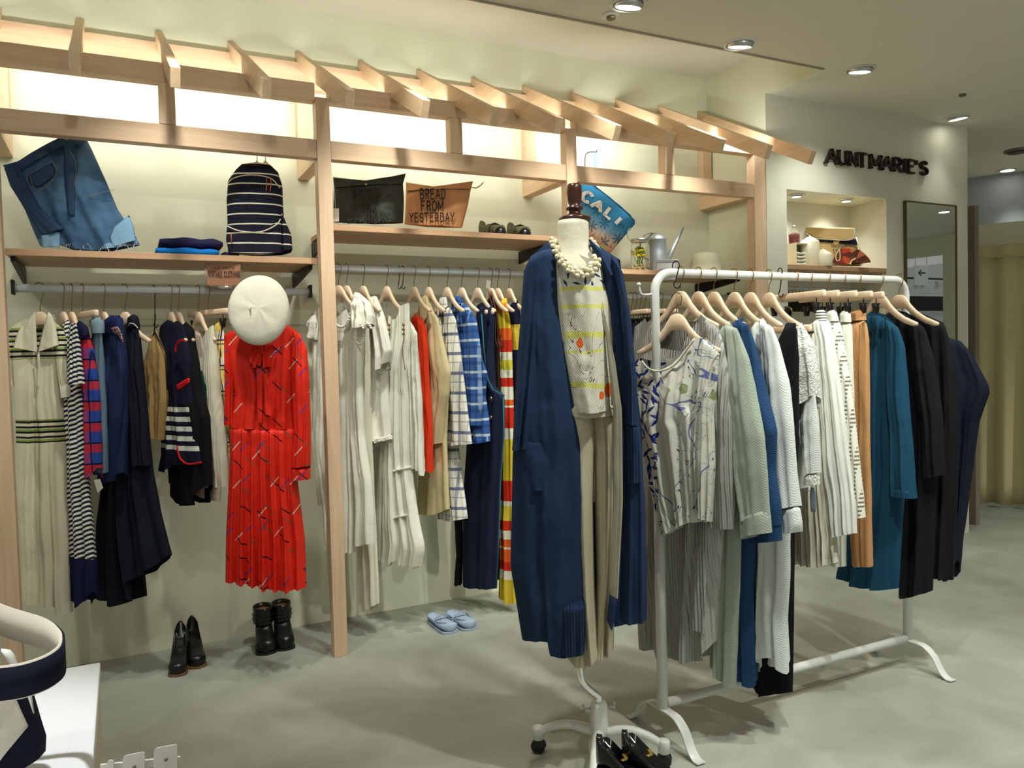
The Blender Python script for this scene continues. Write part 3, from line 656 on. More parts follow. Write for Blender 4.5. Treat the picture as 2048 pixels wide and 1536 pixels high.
panel('sleeve', pr, [(584,658),(600,668)], [(582,934),(622,930)], [(582,760),(588,860)], [(614,697),(619,754),(622,850)], RD, t, th=.045, fold=(.006, 2), off=.03)
panel('cuff', pr, [(583,932),(621,930)], [(582,960),(621,957)], (), (), RD, t, th=.04, fold=(.003, 3), off=.03, nu=12, nv=4, tt=1)
panel('sleeve', pr, [(448,672),(458,664)], [(448,850),(466,850)], [(449,760)], [(468,760)], RD, t, th=.03, fold=(.005, 2), off=-.01)
for T, B, L, R in [([(513,700),(528,694)], [(496,716),(508,736),(522,732)], [(500,704)], [(526,712)]), ([(528,694),(545,688),(553,700)], [(526,736),(548,732)], [(524,712)], [(553,716)])]:
    panel('bow', pr, T, B, L, R, RD, t, th=.022, fold=(.010, 2.5), off=.075, nu=18, nv=14, wr=.004)
b = BM(); lathe(b, pr.px(524, 704, .085), [(.0, -.012), (.012, -.008), (.014, 0), (.012, .008), (0, .012)], 14); obj('bow_knot', b, RD, t)
panel('bow_tail', pr, [(512,734),(526,734)], [(515,842),(524,846)], (), (), RD, t, th=.008, fold=(.004, 2), off=.066, nu=10, nv=24)
panel('bow_tail', pr, [(524,734),(536,734)], [(528,828),(546,832)], (), (), RD, t, th=.008, fold=(.004, 2), off=.066, nu=10, nv=24)
# beret
hc = ony(518, 620, 3.56); ph_ = Plane(hc, 86)
t = thing('beret', 'round off-white felt beret tipped forward above the red dress', 'hat', hc)
axh = (ph_.n + Vector((0, 0, .18))).normalized(); sx = ph_.e; sy = axh.cross(sx)
WF = cloth('white_felt', (222,218,200), bump=lambda b: (b.noise(22, 4, dist=1), (.35, .006)), sheen=.2)
b = BM(); rings = []
for h, r_ in [(-.045,.05),(-.044,.09),(-.034,.118),(-.016,.134),(.002,.136),(.018,.124),(.029,.098),(.036,.062),(.039,.028),(.04,.004)]:
    rings.append([hc + axh*(h + .004*noise.noise(Vector((math.cos(a)*2, math.sin(a)*2, r_*9)))) + (sx*math.cos(a)*.94 + sy*math.sin(a)*1.17)*r_*(1+.02*math.sin(2*a+.6)) for a in [k*6.2832/48 for k in range(48)]])
loft(b, rings); obj('crown', b, WF, t)
b = BM(); q = hc + axh*.036 - sx*.035; tube(b, [q, q + axh*.012, q + axh*.018 + Vector((0,0,-.012))], [.004,.004,.003], 8); obj('stalk', b, WF, t)
# ---- acrylic price sign on the shelf edge
P0 = ony(412, 526, 3.84); ps = Plane(ony(448, 550, 3.84), 84)
t = thing('shelf_sign', 'brown card sign in a clear holder reading vintage clothing, under the left shelf', 'sign', ps.P)
b = BM(); prism(b, [ps.px(x, y) for x, y in [(415,528),(481,529),(481,570),(415,571)]], ps.n*.002); obj('card', b, mat('brown_card', (168,118,86), .6), t, False)
AC = mat('clear_acrylic', (240,240,240), .05, trans=1, alpha=.35, ior=1.2)
b = BM(); prism(b, [ps.px(x, y, .003) for x, y in [(409,526),(487,527),(487,577),(409,577)]], ps.n*.002); prism(b, [ps.px(x, y, -.003) for x, y in [(409,526),(487,527),(487,577),(409,577)]], -ps.n*.002); obj('holder', b, AC, t, False)
b = BM(); lathe(b, ps.px(450, 574, .006) - ps.e*.03, [(.006, 0), (.007, .002), (.007, .058), (.006, .06)], 12, ps.e); obj('clamp_bar', b, CHROME, t)
ez = Vector((0,0,1)); INK = mat('dark_brown_ink', (58,34,24), .7)
a, e_ = ps.px(428, 538, .0055), ps.px(468, 539, .0055); b = BM(); text(b, "AUNT MARIE'S", a, ps.e, ez, ps.n, .011, .14, .0006, .06, (e_-a).length)
a, e_ = ps.px(417, 554, .0055), ps.px(480, 554, .0055); text(b, "VINTAGE CLOTHING", a, ps.e, ez, ps.n, .025, .2, .0006, .08, (e_-a).length); obj('lettering', b, INK, t, False)

# ================================================================== MIDDLE BAY
WHT = lambda n, c=(226,226,210), **k: cloth(n, c, bump=b_noise(26, .45, .006), **k)
WS = WHT('white_cotton'); WS2 = WHT('warm_white_cotton', (230,226,204)); WSAT = cloth('white_satin', (232,230,216), rough=.38, bump=b_noise(18, .4, .006)); ECR = WHT('ecru_cotton', (222,216,192))
LACE = cloth('lace_white', (232,230,218), bump=lambda b: (b.noise(160, 2), (1, .006)))
YM = 3.97; HM = dict(zr=ZR2, hook=.085)
t, pl = garment('lace_dress', 'white lace-collared long dress half hidden behind the middle post', 'dress', 676, 535, YM, 48,
    [(624,634),(640,622),(660,612),(678,640),(697,622),(702,640)], [(650,1090),(680,1100),(710,1105)], [(628,760),(624,900),(648,1020)], [(704,760),(706,900),(710,1000)], m=WS, hl='wooden hanger just right of the middle post, with the lace-collared dress', th=.045, fold=(.012, 4), topopen=[(660,606),(680,606),(692,612)], nu=44, **HM)
b = BM()
for k in range(14):
    a = math.pi * (1 + k/13); q = pl.px(683 + 17*math.cos(a), 628 - 26*math.sin(a), .055); lathe(b, q, [(0,-.008),(.008,-.004),(.009,0),(.008,.004),(0,.008)], 8)
obj('lace_frill', b, LACE, t)
panel('sleeve', pl, [(624,634),(640,626)], [(622,672),(642,680)], [(617,655)], [(646,655)], LACE, t, th=.04, fold=(.012, 3), off=.0, wr=.01)
panel('sleeve', pl, [(626,672),(644,672)], [(640,1010),(656,1008)], [(628,780),(622,880),(632,960)], [(650,800),(654,900)], WS, t, th=.02, fold=(.008, 2), off=.0)
t, pl = garment('cotton_dress', 'white cotton dress with frilled short sleeve, right of the lace-collared dress', 'dress', 692, 535, YM, 34,
    [(702,612),(710,588),(721,590)], [(696,1100),(719,1094),(733,1088),(748,1086)], [(698,671),(696,793),(701,900),(702,980)], [(737,612),(726,690),(723,780),(727,866),(742,960),(747,1030)], m=WS, hl='second wooden hanger right of the middle post', th=.035, fold=(.012, 3), **HM,
    sleeves=[dict(T=[(712,592),(722,590)], B=[(710,652),(728,658),(744,648)], L=[(706,620)], R=[(737,606),(744,630)], th=.04, off=.03, fold=(.010,3), wr=.008)])
b = BM()
for k in range(16):
    q = pl.px(708 + k*2.3, 652 + 5*math.sin(k*.9), .065); lathe(b, q, [(0,-.007),(.007,-.003),(.008,0),(.007,.003),(0,.007)], 8)
for k in range(14):
    a = 2.9 + k*.27; q = pl.px(719 + 10*math.cos(a), 668 - 20*math.sin(a), .045); lathe(b, q, [(0,-.005),(.005,-.002),(.006,0),(.005,.002),(0,.005)], 8)
obj('frill', b, LACE, t)
t, pl = garment('long_slip', 'longest white slip, its hem lowest of the white dresses', 'dress', 725, 535, YM, 34,
    [(712,612),(722,600),(736,598)], [(719,1225),(738,1220),(757,1207)], [(710,760),(714,900),(718,1060)], [(742,700),(742,850),(748,1000),(754,1123)], m=WS2, hl='wooden hanger third from the middle post', th=.025, fold=(.010, 3), **HM)
t, pl = garment('satin_blouse', 'glossy white satin blouse with lace-edged hem and loose sleeve', 'blouse', 748, 535, YM, 34,
    [(730,606),(740,594),(751,591)], [(742,912),(754,884),(766,880),(782,874)], [(728,700),(730,850)], [(766,637),(778,700),(776,780),(780,840)], m=WSAT, hanger=None, th=.035, fold=(.012, 3), zr=ZR2,
    sleeves=[dict(T=[(742,596),(753,592)], B=[(762,748),(776,724)], L=[(748,650),(756,700)], R=[(767,634),(781,700)], th=.03, off=.035, fold=(.010,2))])
panel('lace_hem', pl, [(742,904),(754,878),(782,868)], [(743,918),(756,888),(784,878)], (), (), LACE, t, th=.034, fold=(.006, 6), off=.004, nu=24, nv=4, tt=1, wr=.01)
t, pl = garment('tiered_dress', 'white tiered dress with beaded neck ties and gathered balloon hem', 'dress', 772, 535, YM, 36,
    [(776,640),(782,632),(790,644),(802,640),(806,616),(818,610)], [(753,1112),(770,1121),(797,1127),(804,1119),(825,1137),(841,1133)], [(774,740),(766,880),(758,1000)], [(820,680),(815,760),(818,830),(821,931),(829,990),(836,1040),(847,1095)], m=WS, hl='wooden hanger holding the white tiered dress, left of the s-hooks', th=.045, fold=(.016, 5), nu=60, hemwave=.006, topopen=[(784,628),(796,624),(808,612)], **HM)
for y0, y1 in [(931, 936), (1024, 1029)]:
    k = (y0-931)/93; panel('gather_band', pl, [(790-4*k,y0+8),(822+6*k,y0)], [(790-4*k,y1+8),(822+6*k,y1)], (), (), LACE, t, th=.05, fold=(.004, 8), off=.002, nu=24, nv=3, tt=1)
BEAD = mat('wooden_beads', (120,84,50), .4)
for x0 in (777, 806):
    b = BM(); tube(b, smooth_path([pl.px(x, y, .05) for x, y in [(x0,645),(x0+2,670),(x0-1,700),(x0+4,740)]], 4), .0022, 6)
    for k in range(3): lathe(b, pl.px(x0+1, 650+k*9, .054), [(0,-.008),(.007,-.003),(.008,0),(.007,.003),(0,.008)], 10)
    obj('neck_tie', b, BEAD, t)
t, pl = garment('white_blouse', 'plain white long-sleeved blouse just left of the red blouse', 'blouse', 786, 535, YM, 34,
    [(808,640),(818,640),(826,652)], [(820,934),(832,936),(842,940)], [(812,760),(818,860)], [(834,670),(836,730),(842,800),(845,870)], m=WS, hanger=None, zr=ZR2, th=.03, fold=(.009, 3),
    sleeves=[dict(T=[(822,648),(835,666)], B=[(834,930),(847,952)], L=[(824,760),(834,860)], R=[(835,720),(842,800),(843,880)], th=.02, off=.03, fold=(.006,2))])
Ps = ony(797, 535, YM); Ps.z = ZR2; s_hook(Ps, ZR2, ZR2-.085, 'left one of the two empty dark s-hooks on the middle rail', Plane(Ps, 36))
Ps = ony(805, 535, YM); Ps.z = ZR2; s_hook(Ps, ZR2, ZR2-.085, 'right one of the two empty dark s-hooks on the middle rail', Plane(Ps, 36))
OR = cloth('vermilion', (214,58,28), bump=b_noise(24, .3, .004))
t, pl = garment('red_blouse', 'vermilion red blouse between the white blouse and beige coat', 'blouse', 827, 535, YM, 34,
    [(822,640),(832,632),(843,640)], [(838,936),(847,940),(864,942)], [(822,760),(832,860)], [(853,659),(857,760),(862,860)], m=OR, hl='wooden hanger right of the empty s-hooks', th=.03, fold=(.008, 2), **HM,
    sleeves=[dict(T=[(833,636),(846,648)], B=[(848,925),(863,946)], L=[(838,740),(846,840)], R=[(854,690),(858,780),(864,860)], th=.02, off=.03, fold=(.005,2))])
BG = cloth('beige_twill', (206,190,146), bump=b_noise(12, .2, .004))
t, pl = garment('beige_coat', 'plain beige knee-length coat in the middle bay', 'coat', 856, 535, YM, 34,
    [(838,610),(848,596),(858,606)], [(839,1027),(858,1028),(877,1028),(898,1018)], [(840,720),(845,850),(841,960)], [(872,640),(886,690),(897,750),(894,820),(892,882),(896,960)], m=BG, hl='wooden hanger holding the beige coat', th=.035, fold=(.010, 2), **HM,
    sleeves=[dict(T=[(852,608),(866,624)], B=[(866,890),(882,886)], L=[(858,720),(860,800)], R=[(876,637),(886,683),(900,744),(897,790),(889,830)], th=.03, off=.03, fold=(.005,2))])
panel('collar', pl, [(838,600),(848,590),(855,592)], [(842,620),(850,650),(862,622)], (), (), BG, t, th=.016, fold=(.002,1), off=.025, nu=10, nv=8)
WP = cloth('white_navy_plaid', (222,220,208), P_plaid((222,220,206), [('v', .105, .16, (62,74,120), .85, .1), ('u', .085, .14, (70,84,128), .6, .3), ('v', .105, .06, (120,130,150), .7, .5), ('u', .085, .05, (120,130,150), .6, .7)]), bump=b_noise(20,.2,.003))
t, pl = garment('plaid_shirt_dress', 'white shirt dress with navy window plaid next to the beige coat', 'shirt dress', 893, 535, YM, 36,
    [(876,622),(884,604),(892,610)], [(878,1036),(909,1041),(933,1037)], [(880,760),(884,900)], [(900,640),(906,720),(908,820),(914,900),(925,980)], m=WP, hl='wooden hanger holding the white plaid shirt dress', th=.035, fold=(.010, 3), **HM,
    sleeves=[dict(T=[(888,612),(900,616)], B=[(894,892),(943,887)], L=[(892,720),(890,820)], R=[(911,640),(916,683),(926,756),(935,830)], th=.03, off=.03, fold=(.006,2))])
panel('collar', pl, [(880,594),(888,591),(892,593)], [(878,620),(888,626),(896,612)], (), (), WP, t, th=.012, fold=(.001,1), off=.035, nu=8, nv=8)
panel('cuff', pl, [(894,884),(942,878)], [(895,893),(943,888)], (), (), WP, t, th=.032, fold=(.003,2), off=.03, nu=10, nv=3, tt=1)
BP = cloth('blue_plaid', (54,92,150), P_plaid((52,88,150), [('v', .085, .16, (190,204,214), .85, 0), ('u', .07, .14, (150,176,206), .6, .2), ('v', .085, .2, (30,52,110), .5, .45)]), bump=b_noise(22,.25,.003))
t, pl = garment('blue_plaid_shirt', 'blue and white plaid flannel shirt right of the white plaid dress', 'shirt', 922, 535, YM, 36,
    [(902,620),(914,600),(922,604)], [(942,884),(960,887),(976,883)], [(908,720),(926,820)], [(938,620),(950,700),(958,760),(970,820)], m=BP, hl='wooden hanger holding the blue plaid shirt', th=.035, fold=(.008, 3), **HM,
    sleeves=[dict(T=[(922,604),(936,612)], B=[(940,846),(960,852)], L=[(930,700),(936,780)], R=[(952,640),(960,700),(961,760),(963,800)], th=.03, off=.04, fold=(.006,2)),
             dict(T=[(948,700),(958,698)], B=[(958,886),(977,883)], L=[(950,780)], R=[(972,746),(967,790),(975,845)], th=.03, off=-.01, fold=(.006,2))])
panel('collar', pl, [(904,606),(914,590),(920,592)], [(904,616),(912,624),(924,606)], (), (), BP, t, th=.014, fold=(.001,1), off=.03, nu=8, nv=8)
DG = cloth('raw_denim', (26,34,56), bump=b_knit(.004,.25,.001))
t, pl = garment('denim_dungarees', 'dark indigo denim dungarees with teal seams and shank buttons', 'dungarees', 954, 535, YM, 40,
    [(954,616),(962,609),(984,613),(988,622)], [(926,1170),(958,1176),(992,1177)], [(952,700),(936,860),(926,1000)], [(986,700),(990,778),(1008,792),(1008,870),(1001,964),(998,1060)], m=DG, hl='wooden hanger holding the denim dungarees', th=.035, fold=(.010, 2), nu=44, **HM)
TEAL = cloth('teal_seam', (50,110,128))
b = BM()
for pth in [[(963,628),(968,700),(976,760),(986,780),(1009,791)], [(1007,794),(1008,870),(1001,964),(998,1060),(993,1174)]]: tube(b, [pl.px(x, y, .03) for x, y in pth], .0035, 6)
obj('side_seam', b, TEAL, t)
b = BM()
for x, y in [(982,797),(982,835)]: lathe(b, pl.px(x, y, .042), [(.011,0),(.011,.004),(.006,.006),(0,.006)], 14, pl.n)
obj('buttons', b, mat('antique_brass', (190,170,120), .3, metal=1), t)
for x in (973, 986):
    b = BM(); lathe(b, pl.px(x, 624, .05), [(.013,0),(.013,.005),(.008,.008),(0,.009)], 14, pl.n); obj('strap_button', b, mat('pale_pink_button', (238,206,186), .3), t)
panel('sash', pl, [(908,1040),(926,1036)], [(909,1168),(916,1173),(924,1166)], [(914,1110)], [(925,1100)], DK, t, th=.014, fold=(.003,1), off=.0, label='black sash end', nu=10)
t, pl = garment('pinafore_dress', 'dark brown pinafore dress with leather straps, white tagged hook', 'dress', 981, 535, YM, 36,
    [(976,604),(984,588),(990,600)], [(974,1150),(996,1160)], [(974,700),(970,900)], [(996,650),(1000,760),(1002,880),(1000,1000)], m=DB, hanger='coat', hl='hanger with a white tag on its hook', th=.02, fold=(.006, 2), **HM)
b = BM()
for dx in (0, 5): tube(b, smooth_path([pl.px(x+dx, y, .05) for x, y in [(977,582),(984,610),(990,640),(991,680),(998,694),(1003,690),(1002,676)]], 4), .004, 6, flat=.5)
obj('strap', b, mat('brown_leather', (96,60,34), .5), t)
b = BM(); prism(b, [pl.px(x, y, .05) for x, y in [(974,560),(982,562),(980,578),(972,576)]], pl.n*.001); obj('price_tag', b, mat('tag_white', (226,224,212), .7), t, False)
ys = [598, 648, 705, 722, 742, 750, 760, 770, 790, 812, 822, 846]
def c_orange(b):
    u, v = b.uv(); c = lin((206,180,50)); W_, O_, R_ = (224,220,196), (222,92,34), (196,44,24)
    seg = [(604,626,(226,140,40)),(656,680,O_),(680,704,R_),(704,720,W_),(720,740,(206,196,60)),(740,756,W_),(756,774,R_),(774,800,W_),(800,812,O_),(812,816,W_),(816,858,R_),(858,880,W_),(880,912,(214,190,50)),(964,1006,R_),(1006,1016,W_),(1016,1046,(216,196,60)),(1046,1066,R_),(1066,1084,W_),(1084,1100,O_),(1100,1104,W_),(1104,1130,O_),(1130,1148,R_),(1148,1166,W_)]
    for y0, y1, k in seg: c = b.mix(b.band(v, z(1015, y1, 3.85), z(1015, y0, 3.85)), c, lin(k))
    return c
t, pl = garment('striped_sundress', 'orange, yellow and white horizontally striped sundress beside the mannequin', 'dress', 994, 535, YM, 36,
    [(992,612),(1000,600),(1014,600)], [(1000,1196),(1012,1198),(1022,1206),(1034,1206)], [(996,700),(1000,850),(1002,1000)], [(1021,660),(1023,740),(1026,900),(1028,1050)], m=cloth('sundress_stripe', (214,160,50), c_orange), hl='wooden hanger holding the orange striped sundress', th=.03, fold=(.008, 3), **HM)
t, pl = garment('striped_vest', 'navy and yellow top, last garment before the mannequin', 'top', 1017, 535, YM, 36,
    [(1020,640),(1024,610),(1036,604)], [(1020,900),(1050,900)], (), [(1050,700)], m=cloth('navy_yellow', (26,30,60), P_bands((26,30,60), [(z(1030,700), z(1030,650), (206,190,70))])), hl='last wooden hanger on the middle rail, left of the mannequin shoulder', th=.03, **HM)

# ================================================================== things on the shelves
# denim skirt displayed on the left shelf, tipped
zs = 1.946; pd = Plane(Vector((.02, 3.93, zs)), 82)
def c_den(b):
    u, v = b.uv(); n = b.noise(5, 3); c = b.ramp(n, [(.35, lin((52,80,112))), (.6, lin((84,118,150)))])
    k = b.m('GREATER_THAN', b.m('ADD', b.noise(4, 1), b.m('MULTIPLY', b.m('SUBTRACT', zs + .25, v), 1.6)), .82)
    return b.mix(b.m('MULTIPLY', k, .8), c, lin((122,160,190)))
DJ = cloth('washed_denim', (80,112,146), c_den, bump=lambda b: (b.noise(60, 3), (.4, .003)))
DJ2 = cloth('dark_washed_denim', (50,72,102), wob=(12, .25), bump=b_noise(60, .4, .003)); DJ3 = cloth('pale_denim', (128,166,196), wob=(14, .15))
t = thing('denim_shorts_skirt', 'reworked blue denim skirt with frayed hem propped on the left shelf', 'denim skirt', (.02, 3.93, zs))
panel('skirt_body', pd, [(8,336),(40,325),(128,280),(170,272)], [(80,492),(118,488),(150,500),(180,503),(220,500),(280,490)], [(20,372),(48,415),(66,460)], [(184,300),(212,362),(236,420),(268,466)], DJ, t, th=.05, fold=(.008, 3), nu=60, nv=50, wr=.006)
panel('side_panel', pd, [(10,340),(36,330)], [(84,470),(130,458)], [(22,372),(50,420)], [(62,380),(84,420)], DJ2, t, th=.02, fold=(.004, 1), off=.040, label='darker side panel')
panel('waistband', pd, [(6,330),(40,322),(128,272),(170,270)], [(14,350),(46,345),(132,297),(174,292)], (), (), DJ2, t, th=.056, fold=(0, 1), nu=24, nv=4, tt=1)
panel('front_placket', pd, [(128,290),(150,288)], [(136,430),(150,430)], [(128,360)], [(156,330),(150,380)], DJ2, t, th=.012, fold=(.003, 1), off=.052, nu=10)
panel('pocket', pd, [(56,352),(104,326)], [(74,376),(108,352)], [(60,366)], [(112,340)], DJ2, t, th=.006, fold=(0, 1), off=.052, nu=10, nv=8)
panel('patch', pd, [(228,454),(258,430)], [(224,494),(272,480)], [(218,476)], [(268,456)], DJ3, t, th=.006, fold=(0, 1), off=.046, nu=10, nv=8, label='pale frayed patch')
panel('patch', pd, [(82,470),(120,462)], [(84,494),(120,494)], (), (), DJ3, t, th=.008, fold=(.003, 1), off=.040, nu=10, nv=8, label='pale turned-up hem')
b = BM(); rr = random.Random(3)
for k in range(60):
    x = 112 + k*2.8; y = 494 + 7*math.sin(k*.5) + (4 if x > 180 else 0) - (max(0, x-225)*.28); q = pd.px(x, y, .045 + .01*rr.random()); tube(b, [q, q + pd.e*rr.uniform(-.006,.006) - Vector((0,0,rr.uniform(.004,.016)))], .0009, 4)
tube(b, smooth_path([pd.px(x, y, .06) for x, y in [(214,494),(218,504),(216,512),(221,518)]], 3), .0012, 5)
obj('frayed_threads', b, cloth('thread', (212,218,222)), t)
b = BM()
for pth in [[(60,350),(66,372),(80,378),(100,368),(112,344),(108,326)], [(138,300),(150,320),(152,350),(146,380)], [(176,392),(200,386),(228,380)]]: tube(b, smooth_path([pd.px(x, y, .06) for x, y in pth], 3), .0009, 4)
obj('stitching', b, cloth('tan_thread', (170,150,110)), t)
b = BM(); lathe(b, pd.px(133, 276, .06), [(.009,0),(.009,.004),(.005,.005),(0,.005)], 16, pd.n); obj('button', b, STEEL, t)
for x, y in [(34,338),(104,305)]:
    b = BM(); a = pd.px(x-4, y-14, .060); tube(b, [a, pd.px(x+2, y+4, .064), pd.px(x+8, y+18, .058)], .005, 6, flat=.4); obj('belt_loop', b, DJ2, t)
# folded tops
def folded(name, label, x0, x1, y0, y1, z0, z1, m, grp=None):
    b = BM(); n = 14; rings = []
    for i in range(n+1):
        x = x0 + (x1-x0)*i/n; e = min(1, .5 + 3*min(i, n-i)/n); h = (z1-z0); ring = []
        for k in range(16):
            a = k*6.2832/16; c, s_ = math.cos(a), math.sin(a); c = abs(c)**.4*(1 if c>0 else -1); s_ = abs(s_)**.5*(1 if s_>0 else -1)
            ring.append(Vector((x, (y0+y1)/2 + c*(y1-y0)/2*(.94+.06*e), z0 + h/2 + s_*h/2*e + (.004*math.sin(x*50+k) if s_ > 0 else 0))))
        rings.append(ring)
    loft(b, rings); return tag(obj(name, b, m), label, 'folded clothes', grp)
folded('folded_shirt', 'bright cobalt blue folded top, bottom layer beside the denim skirt', .16, .43, 3.86, 4.16, zs, zs+.038, cloth('cobalt', (20,110,190)))
folded('folded_shirt', 'dark navy folded top lying on the cobalt blue one', .18, .45, 3.88, 4.17, zs+.039, zs+.088, cloth('ink_navy', (34,32,64)))
folded('folded_shirt', 'small dark navy roll behind the cobalt top, nearest the backpack', .455, .53, 3.95, 4.15, zs, zs+.04, cloth('ink_navy2', (26,26,44)))
# striped backpack
pb = Plane(ony(512, 500, 3.98), 86); pb.P.z = zs
def c_bp(b):
    u, v = b.uv(); return b.mix(b.stripe(v, .048, .13), lin((26,26,42)), lin((224,218,196)))
BPM = cloth('striped_canvas', (26,26,42), c_bp); CRT = cloth('cream_trim', (222,214,184))
t = thing('striped_backpack', 'navy backpack with cream horizontal stripes hung above the left shelf', 'backpack', (pb.P.x, pb.P.y, zs))
panel('pack_body', pb, [(470,344),(488,330),(514,328),(540,330),(556,344)], [(456,504),(500,508),(560,508),(583,504)], [(456,362),(453,400),(455,450)], [(565,372),(566,410),(568,440),(582,470)], BPM, t, th=.07, fold=(.003, 1), tt=1, nu=44)
panel('front_pocket', pb, [(454,450),(480,458),(520,460),(552,446),(562,436)], [(458,506),(520,508),(562,506)], [(452,480)], [(564,475)], BPM, t, th=.03, fold=(.002, 1), off=.065, tt=1)
panel('side_pocket', pb, [(562,424),(570,440)], [(562,504),(585,500)], [(560,470)], [(583,470)], BPM, t, th=.04, fold=(.003, 1), off=.02, tt=1, nu=14)
b = BM(); tube(b, smooth_path([pb.px(x, y, .070) for x, y in [(456,366),(468,356),(500,350),(540,356),(560,376)]], 5), .004, 6, flat=.6); obj('zip_trim', b, CRT, t)
b = BM(); tube(b, smooth_path([pb.px(x, y, .100) for x, y in [(454,452),(480,462),(520,464),(552,450),(561,438)]], 5), .003, 6); obj('pocket_trim', b, CRT, t)
OL = mat('orange_leather', (196,104,44), .5)
for x in (533, 541):
    b = BM(); tube(b, [pb.px(x, 356, .078), pb.px(x+1, 368, .08), pb.px(x-1, 382, .082)], [.003,.006,.006], 8, flat=.4); obj('zip_pull', b, OL, t)
b = BM(); tube(b, [pb.px(462, 465, .1), pb.px(463, 486, .1)], [.005,.006], 8, flat=.4); obj('zip_pull', b, OL, t)
for x in (514, 531):
    b = BM(); tube(b, [pb.px(x, 300, 0), pb.px(x, 328, 0)], .006, 6, flat=.35); obj('strap', b, CRT, t)
    b = BM(); prism(b, [pb.px(x-8, 330, .004), pb.px(x+8, 330, .004), pb.px(x, 320, .004)], pb.n*.006); obj('strap_tab', b, CRT, t, False)
b = BM(); tube(b, [ony(514, 300, 4.02), ony(522, 296, 4.02), ony(531, 300, 4.02)], .006, 6, flat=.5); obj('hang_loop', b, CRT, t)
# printed pouches
z2 = 2.113
def pouch(label, T, B, L, R, col, ink, lines, foldT, foldB, Yp, seam=None):
    pp = Plane(ony((B[0][0]+B[-1][0])/2, B[0][1], Yp), 80); m_ = cloth('kraft_%d' % col[0], col, rough=.5, bump=lambda b: (b.noise(9, 4, dist=1), (.5, .012)), wob=(6, .08))
    t = thing('roll_pouch', label, 'pouch', (pp.P.x, pp.P.y, z2))
    panel('pouch_body', pp, T, B, L, R, m_, t, th=.035, fold=(.003, 1.5), tt=1.0, wr=.006)
    panel('rolled_flap', pp, foldT, foldB, (), (), m_, t, th=.022, fold=(.003, 1), off=.022, tt=1, nv=10, wr=.004)
    b = BM(); ez_ = Vector((0,0,1))
    for s_, xa, ya, xb, yb, h in lines:
        a, e_ = pp.px(xa, ya, .056), pp.px(xb, yb, .056); text(b, s_, a, (e_-a).normalized(), ez_, pp.n, h, .17, .0015, .05, (e_-a).length, gap=.22)
    obj('lettering', b, mat('ink_%d' % col[0], ink, .6), t, False)
    cx = (foldB[0][0] + foldB[-1][0]) / 2; k = (foldT[1][0], foldT[1][1]+7)
    b = BM(); lathe(b, pp.px(k[0], k[1], .05), [(.006,0),(.006,.004),(0,.005)], 12, pp.n); obj('stud', b, mat('copper_stud', (200,150,100), .3, metal=1), t)
    return t, pp
t, pp = pouch('black coated pouch lettered bread from yesterday, beside the post', [(668,376),(740,371),(806,366)], [(668,444),(740,446),(806,446)], [(667,410)], [(808,400)], (58,60,52), (20,20,18),
    [('BREAD', 705, 397, 758, 398, .054), ('FROM', 708, 423, 754, 424, .052), ('YESTERDAY', 684, 446, 778, 446, .046)], [(666,354),(732,362),(740,361),(812,347)], [(668,376),(806,368)], 4.0)
b = BM(); prism(b, [pp.px(x, y, .06) for x, y in [(667,417),(678,417),(678,443),(667,443)]], pp.n*.001); tube(b, [pp.px(671, 417, .06), pp.px(669, 376, .05)], .0007, 4); obj('price_tag', b, mat('tag_white', (226,224,212), .7), t, False)
t, pp = pouch('tan kraft pouch lettered bread from yesterday, beside the black pouch', [(812,380),(870,380),(942,377)], [(809,448),(850,452),(924,455)], [(811,410)], [(936,410)], (196,142,96), (40,28,20),
    [('BREAD', 840, 398, 891, 398, .052), ('FROM', 842, 421, 887, 421, .050), ('YESTERDAY', 819, 444, 909, 443, .046)], [(812,364),(868,374),(878,373),(946,362)], [(812,382),(942,378)], 4.0)
b = BM(); tube(b, smooth_path([pp.px(x, y, 0) for x, y in [(942,374),(952,376),(962,370),(967,364)]], 4), [.008]*12 + [.002], 6, flat=.3); obj('strap_end', b, cloth('kraft_196', (196,142,96)), t)
